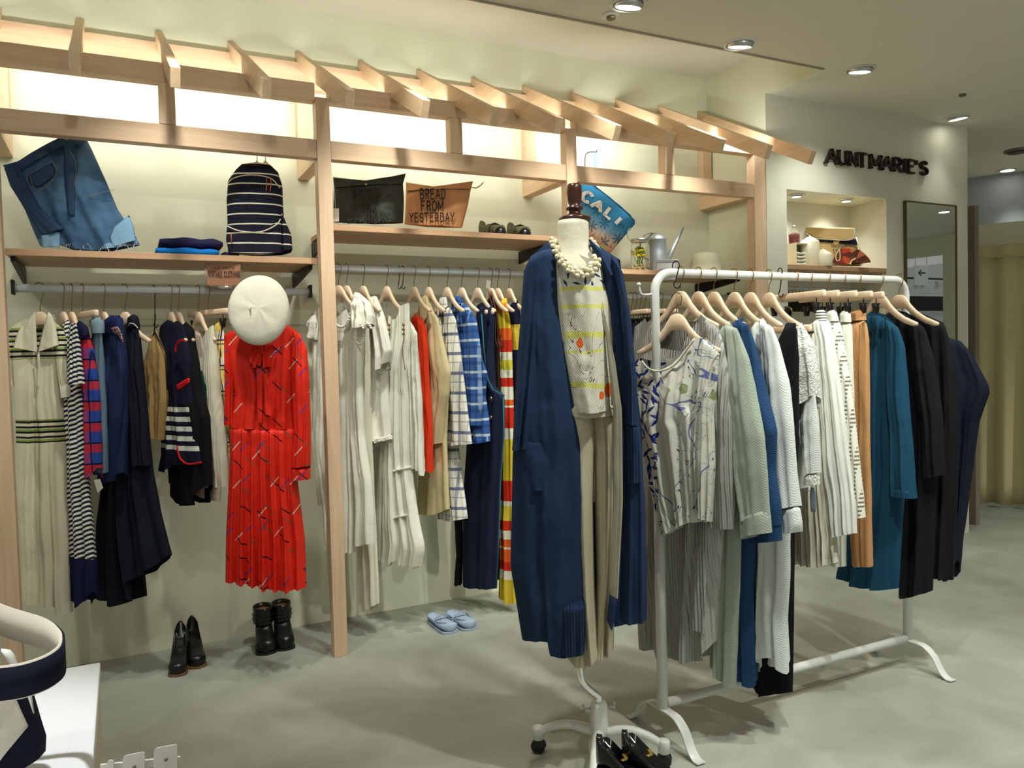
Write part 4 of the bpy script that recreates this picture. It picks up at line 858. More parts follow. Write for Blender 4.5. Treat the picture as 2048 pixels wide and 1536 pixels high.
# generic shoe: footprint centre line from heel to toe
def shoe(name, label, cat, heel, toe, zf, wd, m_, sole_m, heel_h=.0, top=.06, toe_h=.035, opening=.55, group=None, sole=.012, high=.0, inner=None, extra=None, parent=None):
    heel, toe = Vector(heel), Vector(toe); ax = (toe-heel); Ln = ax.length; ax.normalize(); sd = Vector((-ax.y, ax.x, 0)); N_ = 22
    t = thing(name, label, cat, (heel.x, heel.y, zf), group)
    def wdt(s): return wd/2 * (.66 + .30*math.sin(min(1, s*1.25)*1.571)**2) * min(1, math.sqrt(max(0, 1-((s-.86)/.14)**2)) if s > .86 else 1) * (math.sqrt(max(0, 1-((.10-s)/.10)**2))*.5+.5 if s < .10 else 1)
    def lift(s): return heel_h * max(0, min(1, (1 - (s-.12)/.5)))**1.2 if s > .12 else heel_h
    def topz(s):
        if s < opening: return top + high*(1-s/opening)**1.5
        k = (s-opening)/(1-opening); return top*(1-k) + toe_h*k - .004*math.sin(k*3.14)
    b = BM(); rings = []; nn = 20
    for i in range(N_+1):
        s = i/N_; c = heel + ax*Ln*s; w_ = max(wdt(s), .004); zb = lift(s) + sole; h = topz(s) * (1 if s < .97 else .7); ring = []
        for k in range(nn):
            a = -math.pi/2 + k*6.2832/nn; x = math.cos(a); y = math.sin(a)
            if .07 < s < opening:          # open top: pull the upper half of the ring inward and down
                if y > .55:
                    x_ = x*.9; zz = zb + h*.45; ring.append(Vector((c.x, c.y, zf)) + sd*w_*x_*.8 + Vector((0,0,zz))); continue
                zz = zb + (y+1)/1.55*h; xx = w_*(1 if y < 0 else 1-.25*y)* (1 if x > 0 else -1) * abs(x)**.5
                ring.append(Vector((c.x, c.y, zf)) + sd*xx + Vector((0,0,zz)))
            else:
                ring.append(Vector((c.x, c.y, zf)) + sd*w_*abs(x)**.6*(1 if x > 0 else -1) + Vector((0,0,zb + (y+1)/2*h)))
        rings.append(ring)
    loft(b, rings); obj('upper', b, m_, t)
    b = BM(); rings = []
    for i in range(N_+1):
        s = i/N_; c = heel + ax*Ln*s; w_ = max(wdt(s), .004)*1.06; zb = lift(s)
        rings.append([Vector((c.x, c.y, zf+zb)) + sd*w_*x + Vector((0,0,zz)) for x, zz in [(-1,0),(1,0),(1,sole),(-1,sole)]])
    loft(b, rings); obj('sole', b, sole_m, t, False, bevel=.002)
    if heel_h > .01:
        b = BM(); c = heel + ax*Ln*.13; hw_ = wdt(.1)*.95
        pr_ = [Vector((c.x, c.y, 0)) + ax*p*Ln*.11 + sd*q*hw_ for p, q in [(-1,-.7),(-1,.7),(-.6,1),(.8,1),(1,.6),(1,-.6),(.8,-1),(-.6,-1)]]
        cc = Vector((c.x, c.y, 0)); loft(b, [[cc + (p-cc)*k + Vector((0,0,zf+h)) for p in pr_] for k, h in [(.82,0),(.84,.3*heel_h),(1.0,heel_h+.002)]]); obj('heel', b, sole_m, t, bevel=.001)
    return t, ax, sd, Ln
KH = cloth('olive_suede', (104,106,78)); 
for i, (hx_, tx_, lb) in enumerate([((955,455),(1004,462),'left olive loafer with black strap on the middle shelf'), ((1012,459),(1052,465),'right olive loafer with black strap on the middle shelf')]):
    h_ = ony(hx_[0]+8, 449, 4.12); t_ = ony(tx_[0], 458, 3.94); h_.z = t_.z = 0
    t, ax, sd, Ln = shoe('loafer', lb, 'shoe', h_, t_, z2, .095, KH, BLACKP, 0, .080, .060, .42, 'olive loafers', high=.03)
    c = h_ + ax*Ln*.66; b = BM(); tube(b, smooth_path([Vector((c.x, c.y, z2)) + sd*x + Vector((0,0,zz)) for x, zz in [(-.048,.03),(-.036,.072),(0,.084),(.036,.072),(.048,.03)]], 3), .010, 8, flat=.4); obj('strap', b, BLACKP, t)
    c = h_ + ax*Ln*.84; b = BM(); lathe(b, Vector((c.x, c.y, z2+.012)), [(.041,0),(.044,.014),(.040,.036),(.026,.052),(0,.057)], 18); obj('toe_cap', b, LEATHB, t)
    b = BM(); c = h_ + ax*Ln*.66; lathe(b, Vector((c.x, c.y, z2+.088)), [(.008,0),(.008,.003),(.005,.003),(.005,0)], 12); obj('buckle', b, STEEL, t)
# hook above the shelf with the beach pouch
z3 = 1.941
Yh = 4.18; b = BM(); tube(b, smooth_path([ony(x, y, Yh) for x, y in [(1170,350),(1170,318),(1172,308),(1180,304),(1192,304)]], 4) + [ony(1194, 301, Yh-.02)], .003, 8); tube(b, [ony(1170, 350, Yh), ony(1170, 350, YW)], .003, 8)
tag(obj('wall_hook', b, BLACKM), 'thin black wire hook on the wall holding the blue beach pouch', 'hook')
pc = Plane(ony(1205, 430, 4.15), 80)
def c_cali(b):
    u, v = b.uv(); uu, vv = b.rot(u, b.m('SUBTRACT', v, pc.P.z), .70)     # along / across the pouch
    u0, z0 = pc.uz(1150, 410); u1, z1 = pc.uz(1215, 500)
    r_ = b.m('ADD', b.m('MULTIPLY', u, .60), b.m('MULTIPLY', b.m('SUBTRACT', v, pc.P.z), .80))
    # r_ grows towards the upper right edge
    c = b.ramp(b.m('MULTIPLY_ADD', r_, 3.2, .62), [(.10, lin((214,156,130))), (.28, lin((206,190,176))), (.42, lin((110,160,190))), (.60, lin((54,134,184)))])
    x, y, rr_, g_, bl = b.voro(b.m('DIVIDE', u, .085), b.m('DIVIDE', v, .085), .7)
    ang = b.m('ARCTAN2', y, x); d_ = b.m('SQRT', b.m('ADD', b.m('MULTIPLY', x, x), b.m('MULTIPLY', y, y)))
    lim = b.m('MULTIPLY_ADD', b.m('SINE', b.m('MULTIPLY', ang, 7)), .20, .26)
    k = b.m('MULTIPLY', b.m('LESS_THAN', d_, lim), b.band(r_, -.14, .02))
    c = b.mix(b.m('MULTIPLY', k, .85), c, lin((40,92,122)))
    k2 = b.m('MULTIPLY', b.stripe(b.m('SUBTRACT', u, b.m('MULTIPLY', v, .55)), .035, .07), b.band(r_, -.2, -.07))
    return b.mix(b.m('MULTIPLY', k2, .7), c, lin((80,74,90)))
t = thing('beach_pouch', 'blue pouch with palm trees and white CALI letters hanging by a corner', 'pouch', (pc.P.x, pc.P.y, pc.P.z - .2))
panel('pouch_body', pc, [(1157,367),(1166,360),(1176,361)], [(1168,455),(1216,505),(1222,508)], [(1158,420),(1160,444)], [], cloth('beach_print', (60,130,180), c_cali, rough=.6), t, th=.001, fold=(0,1)) if False else None
b = BM(); out = [(1157,368),(1166,360),(1174,361),(1220,394),(1262,432),(1270,440),(1270,448),(1246,476),(1222,504),(1216,509),(1210,505),(1172,472),(1150,452),(1152,410)]
uvl = b.loops.layers.uv.new('UVMap')
ctr = pc.px(1208, 436); n_ = len(out); Ks = 6
ringsf = []
for side in (1, -1):
    rg = []
    for q in range(Ks+1):
        f_ = 1 - q/Ks; rg.append([b.verts.new(ctr + (pc.px(x, y) - ctr)*f_ + pc.n*side*(.018*math.sqrt(1-f_*f_) + (.0025*noise.noise(Vector((x*.05, y*.05, 0))) if f_ < 1 else 0))) for x, y in out] if q < Ks else [b.verts.new(ctr + pc.n*side*.018)])
    for q in range(Ks):
        for i in range(n_):
            j = (i+1) % n_; fv = (rg[q][i], rg[q][j], rg[q+1][j], rg[q+1][i]) if q < Ks-1 else (rg[q][i], rg[q][j], rg[Ks][0])
            f = b.faces.new(fv)
            for lp in f.loops: d_ = lp.vert.co - pc.P; lp[uvl].uv = (d_.dot(pc.e), lp.vert.co.z)
obj('pouch_body', b, cloth('beach_print', (60,130,180), c_cali, rough=.6), t)
b = BM()
for ch, x0, y0, x1, y1, hh in [('C', 1167, 388, 1188, 402, .058), ('A', 1188, 404, 1209, 418, .05), ('L', 1213, 421, 1231, 436, .05), ('I', 1234, 438, 1244, 448, .042)]:
    a, e_ = pc.px(x0, y0, .021), pc.px(x1, y1, .021); ex = (e_-a).normalized(); up = Vector(pc.n).cross(ex); up = up if up.z > 0 else -up
    glyph(b, ch, a - up*hh*.55, ex*(e_-a).length/(1.0 if ch != 'I' else .6), up*hh, pc.n, .30, .004)
obj('lettering', b, cloth('chenille_white', (232,232,226), bump=b_noise(120, .8, .004)), t, False)
b = BM(); prism(b, [pc.px(x, y, .022) for x, y in [(1202,486),(1216,494),(1211,502),(1199,496)]], pc.n*.001); obj('woven_label', b, cloth('label_green', (170,176,120)), t, False)
b = BM(); tube(b, [pc.px(x, y, .002) for x, y in [(1172,360),(1200,380),(1240,412),(1262,432)]], .003, 6); obj('zip', b, cloth('zip_blue', (40,96,140)), t)
b = BM(); tube(b, [ony(1188, 303, Yh), ony(1190, 340, 4.16), pc.px(1191, 376, .01)], .004, 6, flat=.5); tube(b, [ony(1193, 303, Yh), ony(1194, 340, 4.16), pc.px(1192, 376, .01)], .004, 6, flat=.5); obj('wrist_strap', b, cloth('strap_blue', (96,168,216)), t)
# glass jar of flowers
def at3(x, Y): p = ony(x, 530, Y); return Vector((p.x, p.y, z3))
GLASS = mat('clear_glass', (245,250,248), .02, trans=1, ior=1.1, alpha=.45)
j = at3(1281, 3.93); t = thing('glass_jar', 'glass lidded jar with yellow flowers and pale pebbles', 'jar', j)
b = BM(); lathe(b, j, [(.044,0),(.047,.004),(.047,.13),(.041,.142),(.041,.150)], 28); obj('jar_glass', b, GLASS, t)
b = BM(); lathe(b, j + Vector((0,0,.148)), [(.046,0),(.046,.016),(.044,.018),(0,.019)], 28); obj('lid', b, STEEL, t)
b = BM(); tube(b, smooth_path([j + Vector((-.046 - .03*math.sin(k*.52), 0, .15 + .035*(1-math.cos(k*.52)) - .03*(k > 99))) for k in range(7)], 2), .002, 6); obj('wire_handle', b, STEEL, t)
b = BM()
for k in range(60):
    a = rr.random()*6.28; r_ = .040*math.sqrt(rr.random()); lathe(b, j + Vector((r_*math.cos(a), r_*math.sin(a), .006+.035*rr.random())), [(0,-.006),(.006,-.002),(.006,.002),(0,.006)], 6)
tag(obj('pebbles', b, mat('pebbles', (206,190,150), .8), t), kind='stuff')
for k in range(12):
    a = rr.random()*6.28; r_ = .02*rr.random(); q = j + Vector((r_*math.cos(a), r_*math.sin(a), .04)); b = BM(); tp = q + Vector((rr.uniform(-.018,.018), rr.uniform(-.018,.018), .03+.05*rr.random())); tube(b, [q, tp], .0015, 5)
    for s_ in (-1, 1): prism(b, [tp, tp + Vector((s_*.012, .004, .010)), tp + Vector((s_*.004, 0, .020))], (0,.001,0))
    obj('stem', b, mat('leaf_green', (110,140,40), .6), t)
    b = BM(); lathe(b, tp, [(0,-.006),(.010,-.003),(.012,.003),(.004,.008),(0,.006)], 8); obj('flower', b, mat('yellow_petals' if k % 3 else 'lime_petals', (232,206,40) if k % 3 else (190,206,60), .6), t)
t.scale = (1.22,)*3
# galvanised watering can
j = at3(1313, 3.98); t = thing('watering_can', 'galvanised watering can with long straight spout', 'watering can', j)
b = BM(); lathe(b, j, [(.070,0),(.072,.004),(.066,.12),(.060,.19),(.063,.193),(.063,.200),(.055,.215),(.035,.232),(0,.238)], 32); obj('can_body', b, GALV, t)
sp0 = j + Vector((.05,0,.03)); sp1 = ony(1362, 462, 3.96); b = BM(); tube(b, [sp0, sp0.lerp(sp1, .5), sp1, sp1 + (sp1-sp0).normalized()*.004], [.022,.015,.009,.009], 14); obj('spout', b, GALV, t)
b = BM(); tube(b, smooth_path([j + Vector(p) for p in [(.0,0,.235),(-.05,0,.235),(-.10,0,.205),(-.115,0,.15),(-.09,0,.09),(-.066,0,.07)]], 4), .007, 8, flat=.4); obj('handle', b, GALV, t)
t.scale = (1.06,)*3
# felt hat
j = at3(1411, 3.95); t = thing('felt_hat', 'grey-beige felt hat resting on the right shelf', 'hat', j)
GF = cloth('grey_felt', (168,164,140), bump=b_noise(60, .3, .002))
b = BM(); lathe(b, j + Vector((0,0,.004)), [(.115,0),(.116,.003),(.098,.008),(.097,.05),(.088,.085),(.07,.104),(.05,.110),(.03,.106),(0,.100)], 36); obj('crown', b, GF, t)
b = BM(); lathe(b, j, [(.104,.001),(.105,.004),(.10,.008),(.095,.007),(.095,.001)], 36); obj('brim', b, GF, t)
t.scale = (1.0, 1.0, 1.22)
# sign on the right shelf
pg_ = Plane(ony(1333, 550, 3.80), 84)
t = thing('shelf_sign', 'white card sign with double navy border on the right shelf edge', 'sign', pg_.P)
b = BM(); prism(b, [pg_.px(x, y) for x, y in [(1308,520),(1358,519),(1352,560),(1306,560)]], pg_.n*.002); obj('card', b, mat('card_lilac', (206,206,206), .5), t, False)
b = BM()
for ins in (2, 5):
    q = [pg_.px(x, y, .003) for x, y in [(1308+ins,520+ins),(1358-ins,519+ins),(1352-ins,560-ins),(1306+ins,560-ins)]]
    for a, c in zip(q, q[1:]+q[:1]): tube(b, [a, c], .0012, 4)
text(b, "AUNT MARIE'S", pg_.px(1318, 542, .003), pg_.e, Vector((0,0,1)), pg_.n, .012, .14, .0006, .05, .06)
obj('printed_border', b, mat('navy_ink', (40,40,84), .6), t, False)

# ================================================================== WHITE GARMENT RACK
YK = 2.32; XF, XB, ZK = 1.758, 3.135, 1.740
t = thing('garment_rack', 'white tubular steel garment rack on curved feet in front of the clothes wall', 'clothes rack', ((XF+XB)/2, YK, 0))
b = BM(); R_ = .07; pts = [(XF, YK, .86), (XF, YK, ZK-R_)] + [(XF+R_-R_*math.cos(a*math.pi/16), YK, ZK-R_+R_*math.sin(a*math.pi/16)) for a in range(1, 9)] + [(XB-R_+R_*math.sin(a*math.pi/16), YK, ZK-R_+R_*math.cos(a*math.pi/16)) for a in range(0, 8)] + [(XB, YK, ZK-R_), (XB, YK, .86)]
tube(b, pts, .0165, 18); obj('hanging_frame', b, WHITEM, t)
for x in (XF, XB):
    b = BM(); tube(b, [(x, YK, .119), (x, YK, 1.12)], .020, 18); obj('upright', b, WHITEM, t)
    b = BM(); lathe(b, (x, YK-.018, 1.09), [(.006,0),(.006,.012),(.004,.016),(0,.016)], 10, (0,-1,0)); obj('clamp_screw', b, CHROME, t)
    b = BM(); pr_ = smooth_path([Vector((x, YK+s, h)) for s, h in [(-.215,.008),(-.19,.007),(-.16,.03),(-.125,.085),(-.08,.115),(-.03,.118),(.03,.118),(.08,.115),(.125,.085),(.16,.03),(.19,.007),(.215,.008)]], 4)
    rings = []
    for i, p in enumerate(pr_):
        tg = (pr_[min(i+1, len(pr_)-1)] - pr_[max(i-1, 0)]).normalized(); nn_ = Vector((1,0,0)).cross(tg).normalized(); w_ = .019
        rings.append([p + Vector((sx_*w_,0,0)) + nn_*sz_*.003 for sx_, sz_ in ((-1,-1),(1,-1),(1,1),(-1,1))])
    loft(b, rings); obj('foot', b, WHITEM, t, bevel=.001)
b = BM(); tube(b, [(XF+.02, YK, .135), (XB-.02, YK, .125)], .018, 16); obj('lower_bar', b, WHITEM, t)
b = BM(); ph0 = Vector((XF-.016, YK, 1.66)); tube(b, smooth_path([ph0, ph0 + Vector((-.035,0,-.002)), ph0 + Vector((-.05,0,.008)), ph0 + Vector((-.055,0,.035))], 4), .0045, 8); lathe(b, ph0 + Vector((-.055,0,.035)), [(0,-.008),(.008,-.004),(.008,.004),(0,.008)], 12); obj('end_peg', b, WHITEM, t)
HK = dict(zr=ZK+.001); hk = .066; HB = dict(zr=ZK, hook=hk)
RIBG = cloth('grey_rib_knit', (186,186,180), bump=b_rib(.011, .9, .004)); GRN = cloth('sage_knit', (160,170,156), bump=b_knit(.007, .22, .0015)); BLK = cloth('blue_knit', (34,66,104), bump=b_knit(.006,.3,.002)); WK = cloth('white_knit', (214,220,216), bump=b_knit(.007,.22,.0015))
BLKF = cloth('black_cloth', (20,21,26)); 
# front blouse on a dropped hanger
def c_blouse(b):
    u, v = b.uv(); base = P_leaf((218,218,206), .052, .42, .11, [(34,46,118),(34,46,118),(40,54,126)], -.5, -.06, .95)(b)
    c = wisp(b, base, u, v, 5, .006, (110,120,170), 1.2)
    x, y, r_, g_, bl = b.voro(b.m('DIVIDE', u, .12), b.m('DIVIDE', v, .16), .9)
    d_ = b.m('SQRT', b.m('ADD', b.m('MULTIPLY', x, x), b.m('MULTIPLY', y, y)))
    c = b.mix(b.m('MULTIPLY', b.m('MULTIPLY', b.m('LESS_THAN', b.m('ADD', d_, b.m('MULTIPLY', b.noise(30, 2), .3)), .26), b.m('GREATER_THAN', u, -.02)), b.m('LESS_THAN', g_, .5)), c, lin((150,156,110)))
    return b.mix(b.m('MULTIPLY', b.m('LESS_THAN', b.m('ABSOLUTE', b.m('SUBTRACT', b.noise(10, 2, None, 2), .5)), .006), b.m('GREATER_THAN', u, .02)), c, lin((48,52,96)))
PRB = cloth('printed_blouse', (218,218,206), c_blouse, rough=.7)
P1 = ony(1352, 545, 2.24); P1.z = ZK; q1 = Plane(P1, 58)
s_hook(Plane(ony(1345, 545, YK), 58).P + Vector((0,-.02,0)), ZK+.012, ZK-.05, 'black s-hook at the near end of the white rack', q1)
coat_hanger(q1, ZK-.105, 'wooden hanger hung lowest at the near end of the white rack', .17, hook=.05, drop=.10)
t = thing('printed_blouse', 'sleeveless white blouse with blue leaf print at the near end of the rack', 'blouse', (P1.x, P1.y, .9))
panel('body', q1, [(1267,726),(1280,718),(1300,738),(1325,740),(1350,728),(1369,705),(1391,676),(1406,676),(1424,690)], [(1328,1072),(1356,1058),(1390,1040),(1426,1043)], [(1274,813),(1281,886),(1308,1004)], [(1413,764),(1410,820),(1426,835),(1428,895),(1428,1000)], PRB, t, th=.05, fold=(.012, 4), nu=60, nv=56, topopen=[(1280,716),(1300,722),(1340,716),(1366,700),(1391,674),(1410,676)])
panel('side_panel', q1, [(1404,676),(1428,692),(1438,708)], [(1394,1026),(1424,1043)], [(1396,800),(1388,900)], [(1434,760),(1426,830),(1430,930)], PRB, t, th=.03, fold=(.008, 2), off=.035)
b = BM(); tube(b, smooth_path([q1.px(x, y, .03) for x, y in [(1283,722),(1300,739),(1325,741),(1350,729),(1369,705),(1389,678)]], 4), .004, 6); tube(b, smooth_path([q1.px(x, y, .055) for x, y in [(1438,708),(1426,722),(1420,750),(1412,790),(1409,818),(1414,826)]], 4), .0035, 6); obj('piping', b, cloth('ecru_piping', (222,220,204)), t)
t, pl = garment('ribbed_cardigan', 'long light grey ribbed cardigan behind the printed blouse', 'cardigan', 1360, 545, YK, 46,
    [(1269,660),(1299,640),(1330,700),(1372,706),(1408,632),(1437,657)], [(1279,1296),(1315,1296),(1383,1319),(1419,1317),(1432,1282)], [(1266,715),(1284,850),(1289,1058),(1276,1240)], [(1446,700),(1450,850),(1446,1050),(1434,1200)], m=RIBG, hl='wooden hanger first on the rack bar, with the grey ribbed cardigan', th=.06, fold=(.014, 4), nu=60, topopen=[(1299,636),(1340,646),(1380,642),(1408,628)], **HB,
    sleeves=[dict(T=[(1408,634),(1436,656)], B=[(1419,1046),(1440,1054),(1467,1058)], L=[(1422,800),(1414,950)], R=[(1447,691),(1457,752),(1467,837),(1469,957)], th=.035, off=.035, fold=(.004,2)),
             dict(name='front_band', T=[(1396,1040),(1414,1040)], B=[(1380,1251),(1408,1267)], L=[(1384,1150)], R=[(1412,1150)], th=.012, off=.055, fold=(.003,1))])
t, pl = garment('sage_cardigan', 'long sage green knit cardigan with turned-back cuff', 'cardigan', 1396, 545, YK, 38,
    [(1424,690),(1450,650),(1462,645)], [(1433,1318),(1451,1346),(1466,1376)], [(1422,900),(1418,1060),(1424,1210)], [(1474,700),(1478,900),(1478,1065),(1476,1172),(1471,1262)], m=GRN, hl='wooden hanger second along the white rack, with the sage cardigan', th=.045, fold=(.010, 3), **HB,
    sleeves=[dict(T=[(1448,648),(1474,657)], B=[(1489,1045),(1533,1030)], L=[(1466,800),(1468,940),(1478,1000)], R=[(1494,715),(1509,801),(1524,870),(1530,940)], th=.04, off=.04, fold=(.005,2))])
panel('cuff', pl, [(1487,1036),(1531,1016)], [(1491,1078),(1518,1068),(1537,1066)], [(1488,1056)], [(1535,1040)], GRN, t, th=.045, fold=(.003,2), off=.04, nu=16, nv=8, tt=1)
t, pl = garment('blue_cardigan', 'mid blue knit cardigan with broad cuff between the sage and white knits', 'cardigan', 1427, 545, YK, 38,
    [(1460,670),(1474,640),(1486,640)], [(1469,1335),(1491,1352),(1505,1376)], [(1462,900),(1464,1100)], [(1494,700),(1504,900),(1505,1100),(1500,1208)], m=BLK, hl='wooden hanger third along the white rack, with the blue cardigan', th=.045, fold=(.010, 3), **HB,
    sleeves=[dict(T=[(1474,640),(1496,649)], B=[(1510,1060),(1559,1050)], L=[(1494,800),(1508,960)], R=[(1509,691),(1528,789),(1550,862),(1546,940),(1558,1015)], th=.04, off=.035, fold=(.006,2))])
panel('cuff', pl, [(1508,1046),(1558,1036)], [(1504,1085),(1558,1082)], (), (), BLK, t, th=.043, fold=(.003,2), off=.035, nu=16, nv=6, tt=1)
t, pl = garment('white_sweater', 'long pale white knit cardigan with ribbed cuff and split hem', 'sweater', 1468, 545, YK, 38,
    [(1490,690),(1514,644),(1528,640)], [(1499,1322),(1535,1341),(1543,1312),(1556,1312),(1573,1349)], [(1498,900),(1502,1100),(1500,1226)], [(1552,700),(1560,850),(1574,1000),(1577,1065),(1574,1172),(1569,1262)], m=WK, hl='wooden hanger fourth along the white rack, with the white sweater', th=.05, fold=(.012, 3), nu=48, **HB,
    sleeves=[dict(T=[(1518,640),(1543,652)], B=[(1566,1020),(1593,1012)], L=[(1534,800),(1550,950)], R=[(1557,691),(1572,764),(1582,850),(1587,940)], th=.04, off=.035, fold=(.005,2)),
             dict(name='cuff', T=[(1564,1018),(1593,1010)], B=[(1577,1067),(1596,1064)], R=[(1599,1050)], L=[(1572,1045)], th=.035, off=.035, fold=(.002,2), nu=14, nv=8, tt=1)])
t, pl = garment('black_dress', 'long plain black dress, lowest hem on the white rack', 'dress', 1500, 545, YK, 38,
    [(1558,684),(1572,650),(1592,650)], [(1507,1330),(1516,1372),(1530,1390),(1584,1384)], [(1545,760),(1535,1000),(1520,1200)], [(1597,720),(1594,900),(1588,1065),(1586,1220)], m=BLKF, hl='wooden hanger fifth along the white rack, with the black dress', th=.035, fold=(.008, 3), **HB)
LRF = cloth('ruffle_white', (228,230,222), bump=lambda b: (b.noise(70, 3, dist=1.5), (1, .014)))
t, pl = garment('ruffled_blouse', 'white blouse with gathered ruffled upper sleeve beside the pleated skirt', 'blouse', 1537, 545, YK, 38,
    [(1578,690),(1590,654),(1606,650)], [(1576,980),(1600,985),(1612,975)], [(1570,780),(1574,880)], [(1616,720),(1620,830)], m=cloth('soft_white', (222,224,212)), hl='wooden hanger sixth along the white rack, grey strap on its tip', th=.035, fold=(.008, 3), **HB,
    sleeves=[dict(T=[(1588,656),(1606,650)], B=[(1582,850),(1600,830),(1629,790)], L=[(1578,715),(1575,789)], R=[(1621,691),(1629,740)], m=LRF, th=.05, off=.03, fold=(.012,3), wr=.012),
             dict(T=[(1597,800),(1630,786)], B=[(1616,948),(1633,946)], L=[(1602,870)], R=[(1634,860),(1634,900)], m=WK, th=.03, off=.03, fold=(.004,2)),
             dict(name='cuff', T=[(1616,946),(1632,944)], B=[(1616,970),(1632,970)], m=LRF, th=.03, off=.03, fold=(.004,3), nu=10, nv=5)])
b = BM(); q_ = [pl.px(x, y, .03) for x, y in [(1626,1000)]][0]; lathe(b, q_ + Vector((0,0,0)), [(.012,-.045),(.016,-.03),(.017,0),(.016,.03),(.012,.045)], 14) ; 
for v in b.verts: v.co = q_ + pl.e*(v.co-q_).dot(pl.e) + Vector((0,0,(v.co-q_).z)) + pl.n*(v.co-q_).dot(pl.n)*.06
tube(b, [q_ + Vector((0,0,.045)), pl.px(1628, 972, .03)], .0008, 4); obj('hang_tag', b, mat('grey_blue_tag', (142,154,166), .6), t)
P6 = ony(1560, 545, YK); P6.z = ZK; q6 = Plane(P6, 38); s_hook(P6, ZK+.012, ZK-.07, 'black s-hook midway along the white rack, before the clip hangers', q6)
# skirts and trousers on clip hangers
PLT = cloth('ecru_pleats', (218,216,196), bump=b_rib(.03, 1, .010)); WPL = cloth('white_panels', (222,226,218), bump=b_rib(.05, .6, .006))
clip_hanger(Plane(P6 + Vector((.02,-.02,0)), 44), ZK-.15, 'short wooden clip hanger hung low from the black s-hook, with the pleated skirt', .12, hook=.05, group=None)
t = thing('pleated_skirt', 'sheer ecru pleated midi skirt left of the other white skirts', 'skirt', (P6.x, P6.y, .7)); qs = Plane(P6 + Vector((.05,0,0)), 44)
panel('waistband', qs, [(1592,650),(1620,648),(1634,644)], [(1594,668),(1636,662)], (), (), PLT, t, th=.025, fold=(.002,2), nu=16, nv=4, tt=1)
panel('skirt_panel', qs, [(1594,664),(1636,660)], [(1589,1130),(1612,1126),(1645,1133),(1660,1130),(1676,1125)], [(1598,800),(1602,957),(1590,1040)], [(1642,760),(1650,900),(1664,1029)], PLT, t, th=.035, fold=(.014, 9), nu=90, tt=.8)
STW = cloth('striped_elastic', (230,230,220), P_hstripe((230,230,220), (30,30,40), .011, .35))
t, pl = garment('panelled_skirt', 'white panelled skirt with black striped elastic waistband', 'skirt', 1589, 545, YK, 44, [(1632,636),(1650,634)], [(1666,1072),(1684,1072),(1710,1066)], [(1634,800),(1644,950)], [(1664,680),(1677,764),(1694,900),(1707,1010)], m=WPL, hanger='clip', hl='longest wooden clip hanger, left of three other clip hangers on the rack', part='skirt_panel', th=.035, fold=(.012, 5), nu=50, tt=.9, **HB)
panel('waistband', pl, [(1635,619),(1648,619)], [(1633,642),(1652,640)], (), (), STW, t, th=.02, fold=(.001,2), nu=10, nv=4, off=.004, tt=1)
def c_eye(b):
    u, v = b.uv(); k = b.m('MULTIPLY', b.stripe(u, .020, .42), b.stripe(v, .016, .45)); k = b.m('MULTIPLY', k, b.m('SUBTRACT', 1, b.band(u, .0, .0))); return b.mix(k, lin((226,226,212)), lin((120,116,104)))
t, pl = garment('eyelet_skirt', 'white eyelet lace skirt with grid of small square holes', 'skirt', 1617, 545, YK, 44, [(1655,640),(1674,638)], [(1692,1034),(1707,1038),(1729,1035)], [(1668,800),(1684,950)], [(1687,703),(1699,764),(1714,895),(1724,990)], m=cloth('eyelet_lace', (226,226,212), c_eye), hanger='clip', hl='second wooden clip hanger on the rack, with the eyelet skirt', part='skirt_panel', th=.03, fold=(.006, 3), tt=.9, **HB)
panel('waistband', pl, [(1656,621),(1670,620)], [(1656,644),(1676,642)], (), (), cloth('eyelet_plain', (226,226,212)), t, th=.02, fold=(.001,2), nu=10, nv=4, off=.004, tt=1)
WTR = cloth('white_trouser', (216,220,206))
t, pl = garment('white_trousers', 'straight white trousers between the eyelet skirt and tan trousers', 'trousers', 1653, 545, YK, 44, [(1684,640),(1699,640)], [(1668,1132),(1689,1133)], [(1676,900)], [(1703,715),(1706,800),(1700,950),(1688,1072)], m=WTR, hanger='clip', hl='third wooden clip hanger on the rack, with the white trousers', part='trouser_legs', th=.025, fold=(.006, 2), tt=.9, **HB)
panel('waistband', pl, [(1684,622),(1698,622)], [(1683,644),(1700,644)], (), (), WTR, t, th=.022, fold=(.001,2), nu=10, nv=4, off=.004, tt=1)
TAN = cloth('tan_twill', (190,142,96))
t, pl = garment('tan_trousers', 'tan trousers hanging left of the teal shirt dress', 'trousers', 1684, 545, YK, 44, [(1700,640),(1727,636)], [(1708,1129),(1742,1134)], [(1704,800),(1702,1000)], [(1734,680),(1736,895),(1740,1000)], m=TAN, hanger='clip', hl='fourth wooden clip hanger on the rack, with the tan trousers', part='trouser_legs', th=.035, fold=(.008, 2), tt=.9, **HB)
panel('waistband', pl, [(1701,624),(1726,618)], [(1700,644),(1728,640)], (), (), TAN, t, th=.036, fold=(.001,2), nu=12, nv=4, off=.002, tt=1)
panel('front_leg', pl, [(1718,650),(1729,642)], [(1722,1131),(1742,1134)], [(1720,900)], [(1734,700),(1738,900)], TAN, t, th=.012, fold=(.003,1), off=.034, nu=10)
clip_hanger(Plane(ony(1715, 545, YK).xy.to_3d() + Vector((0,0,ZK)), 44), ZK, 'wooden clip hanger left of the teal shirt dress, nothing visible on it', .14, hook=hk)
TEALC = cloth('teal_cotton', (26,70,96), bump=b_noise(16,.3,.004))
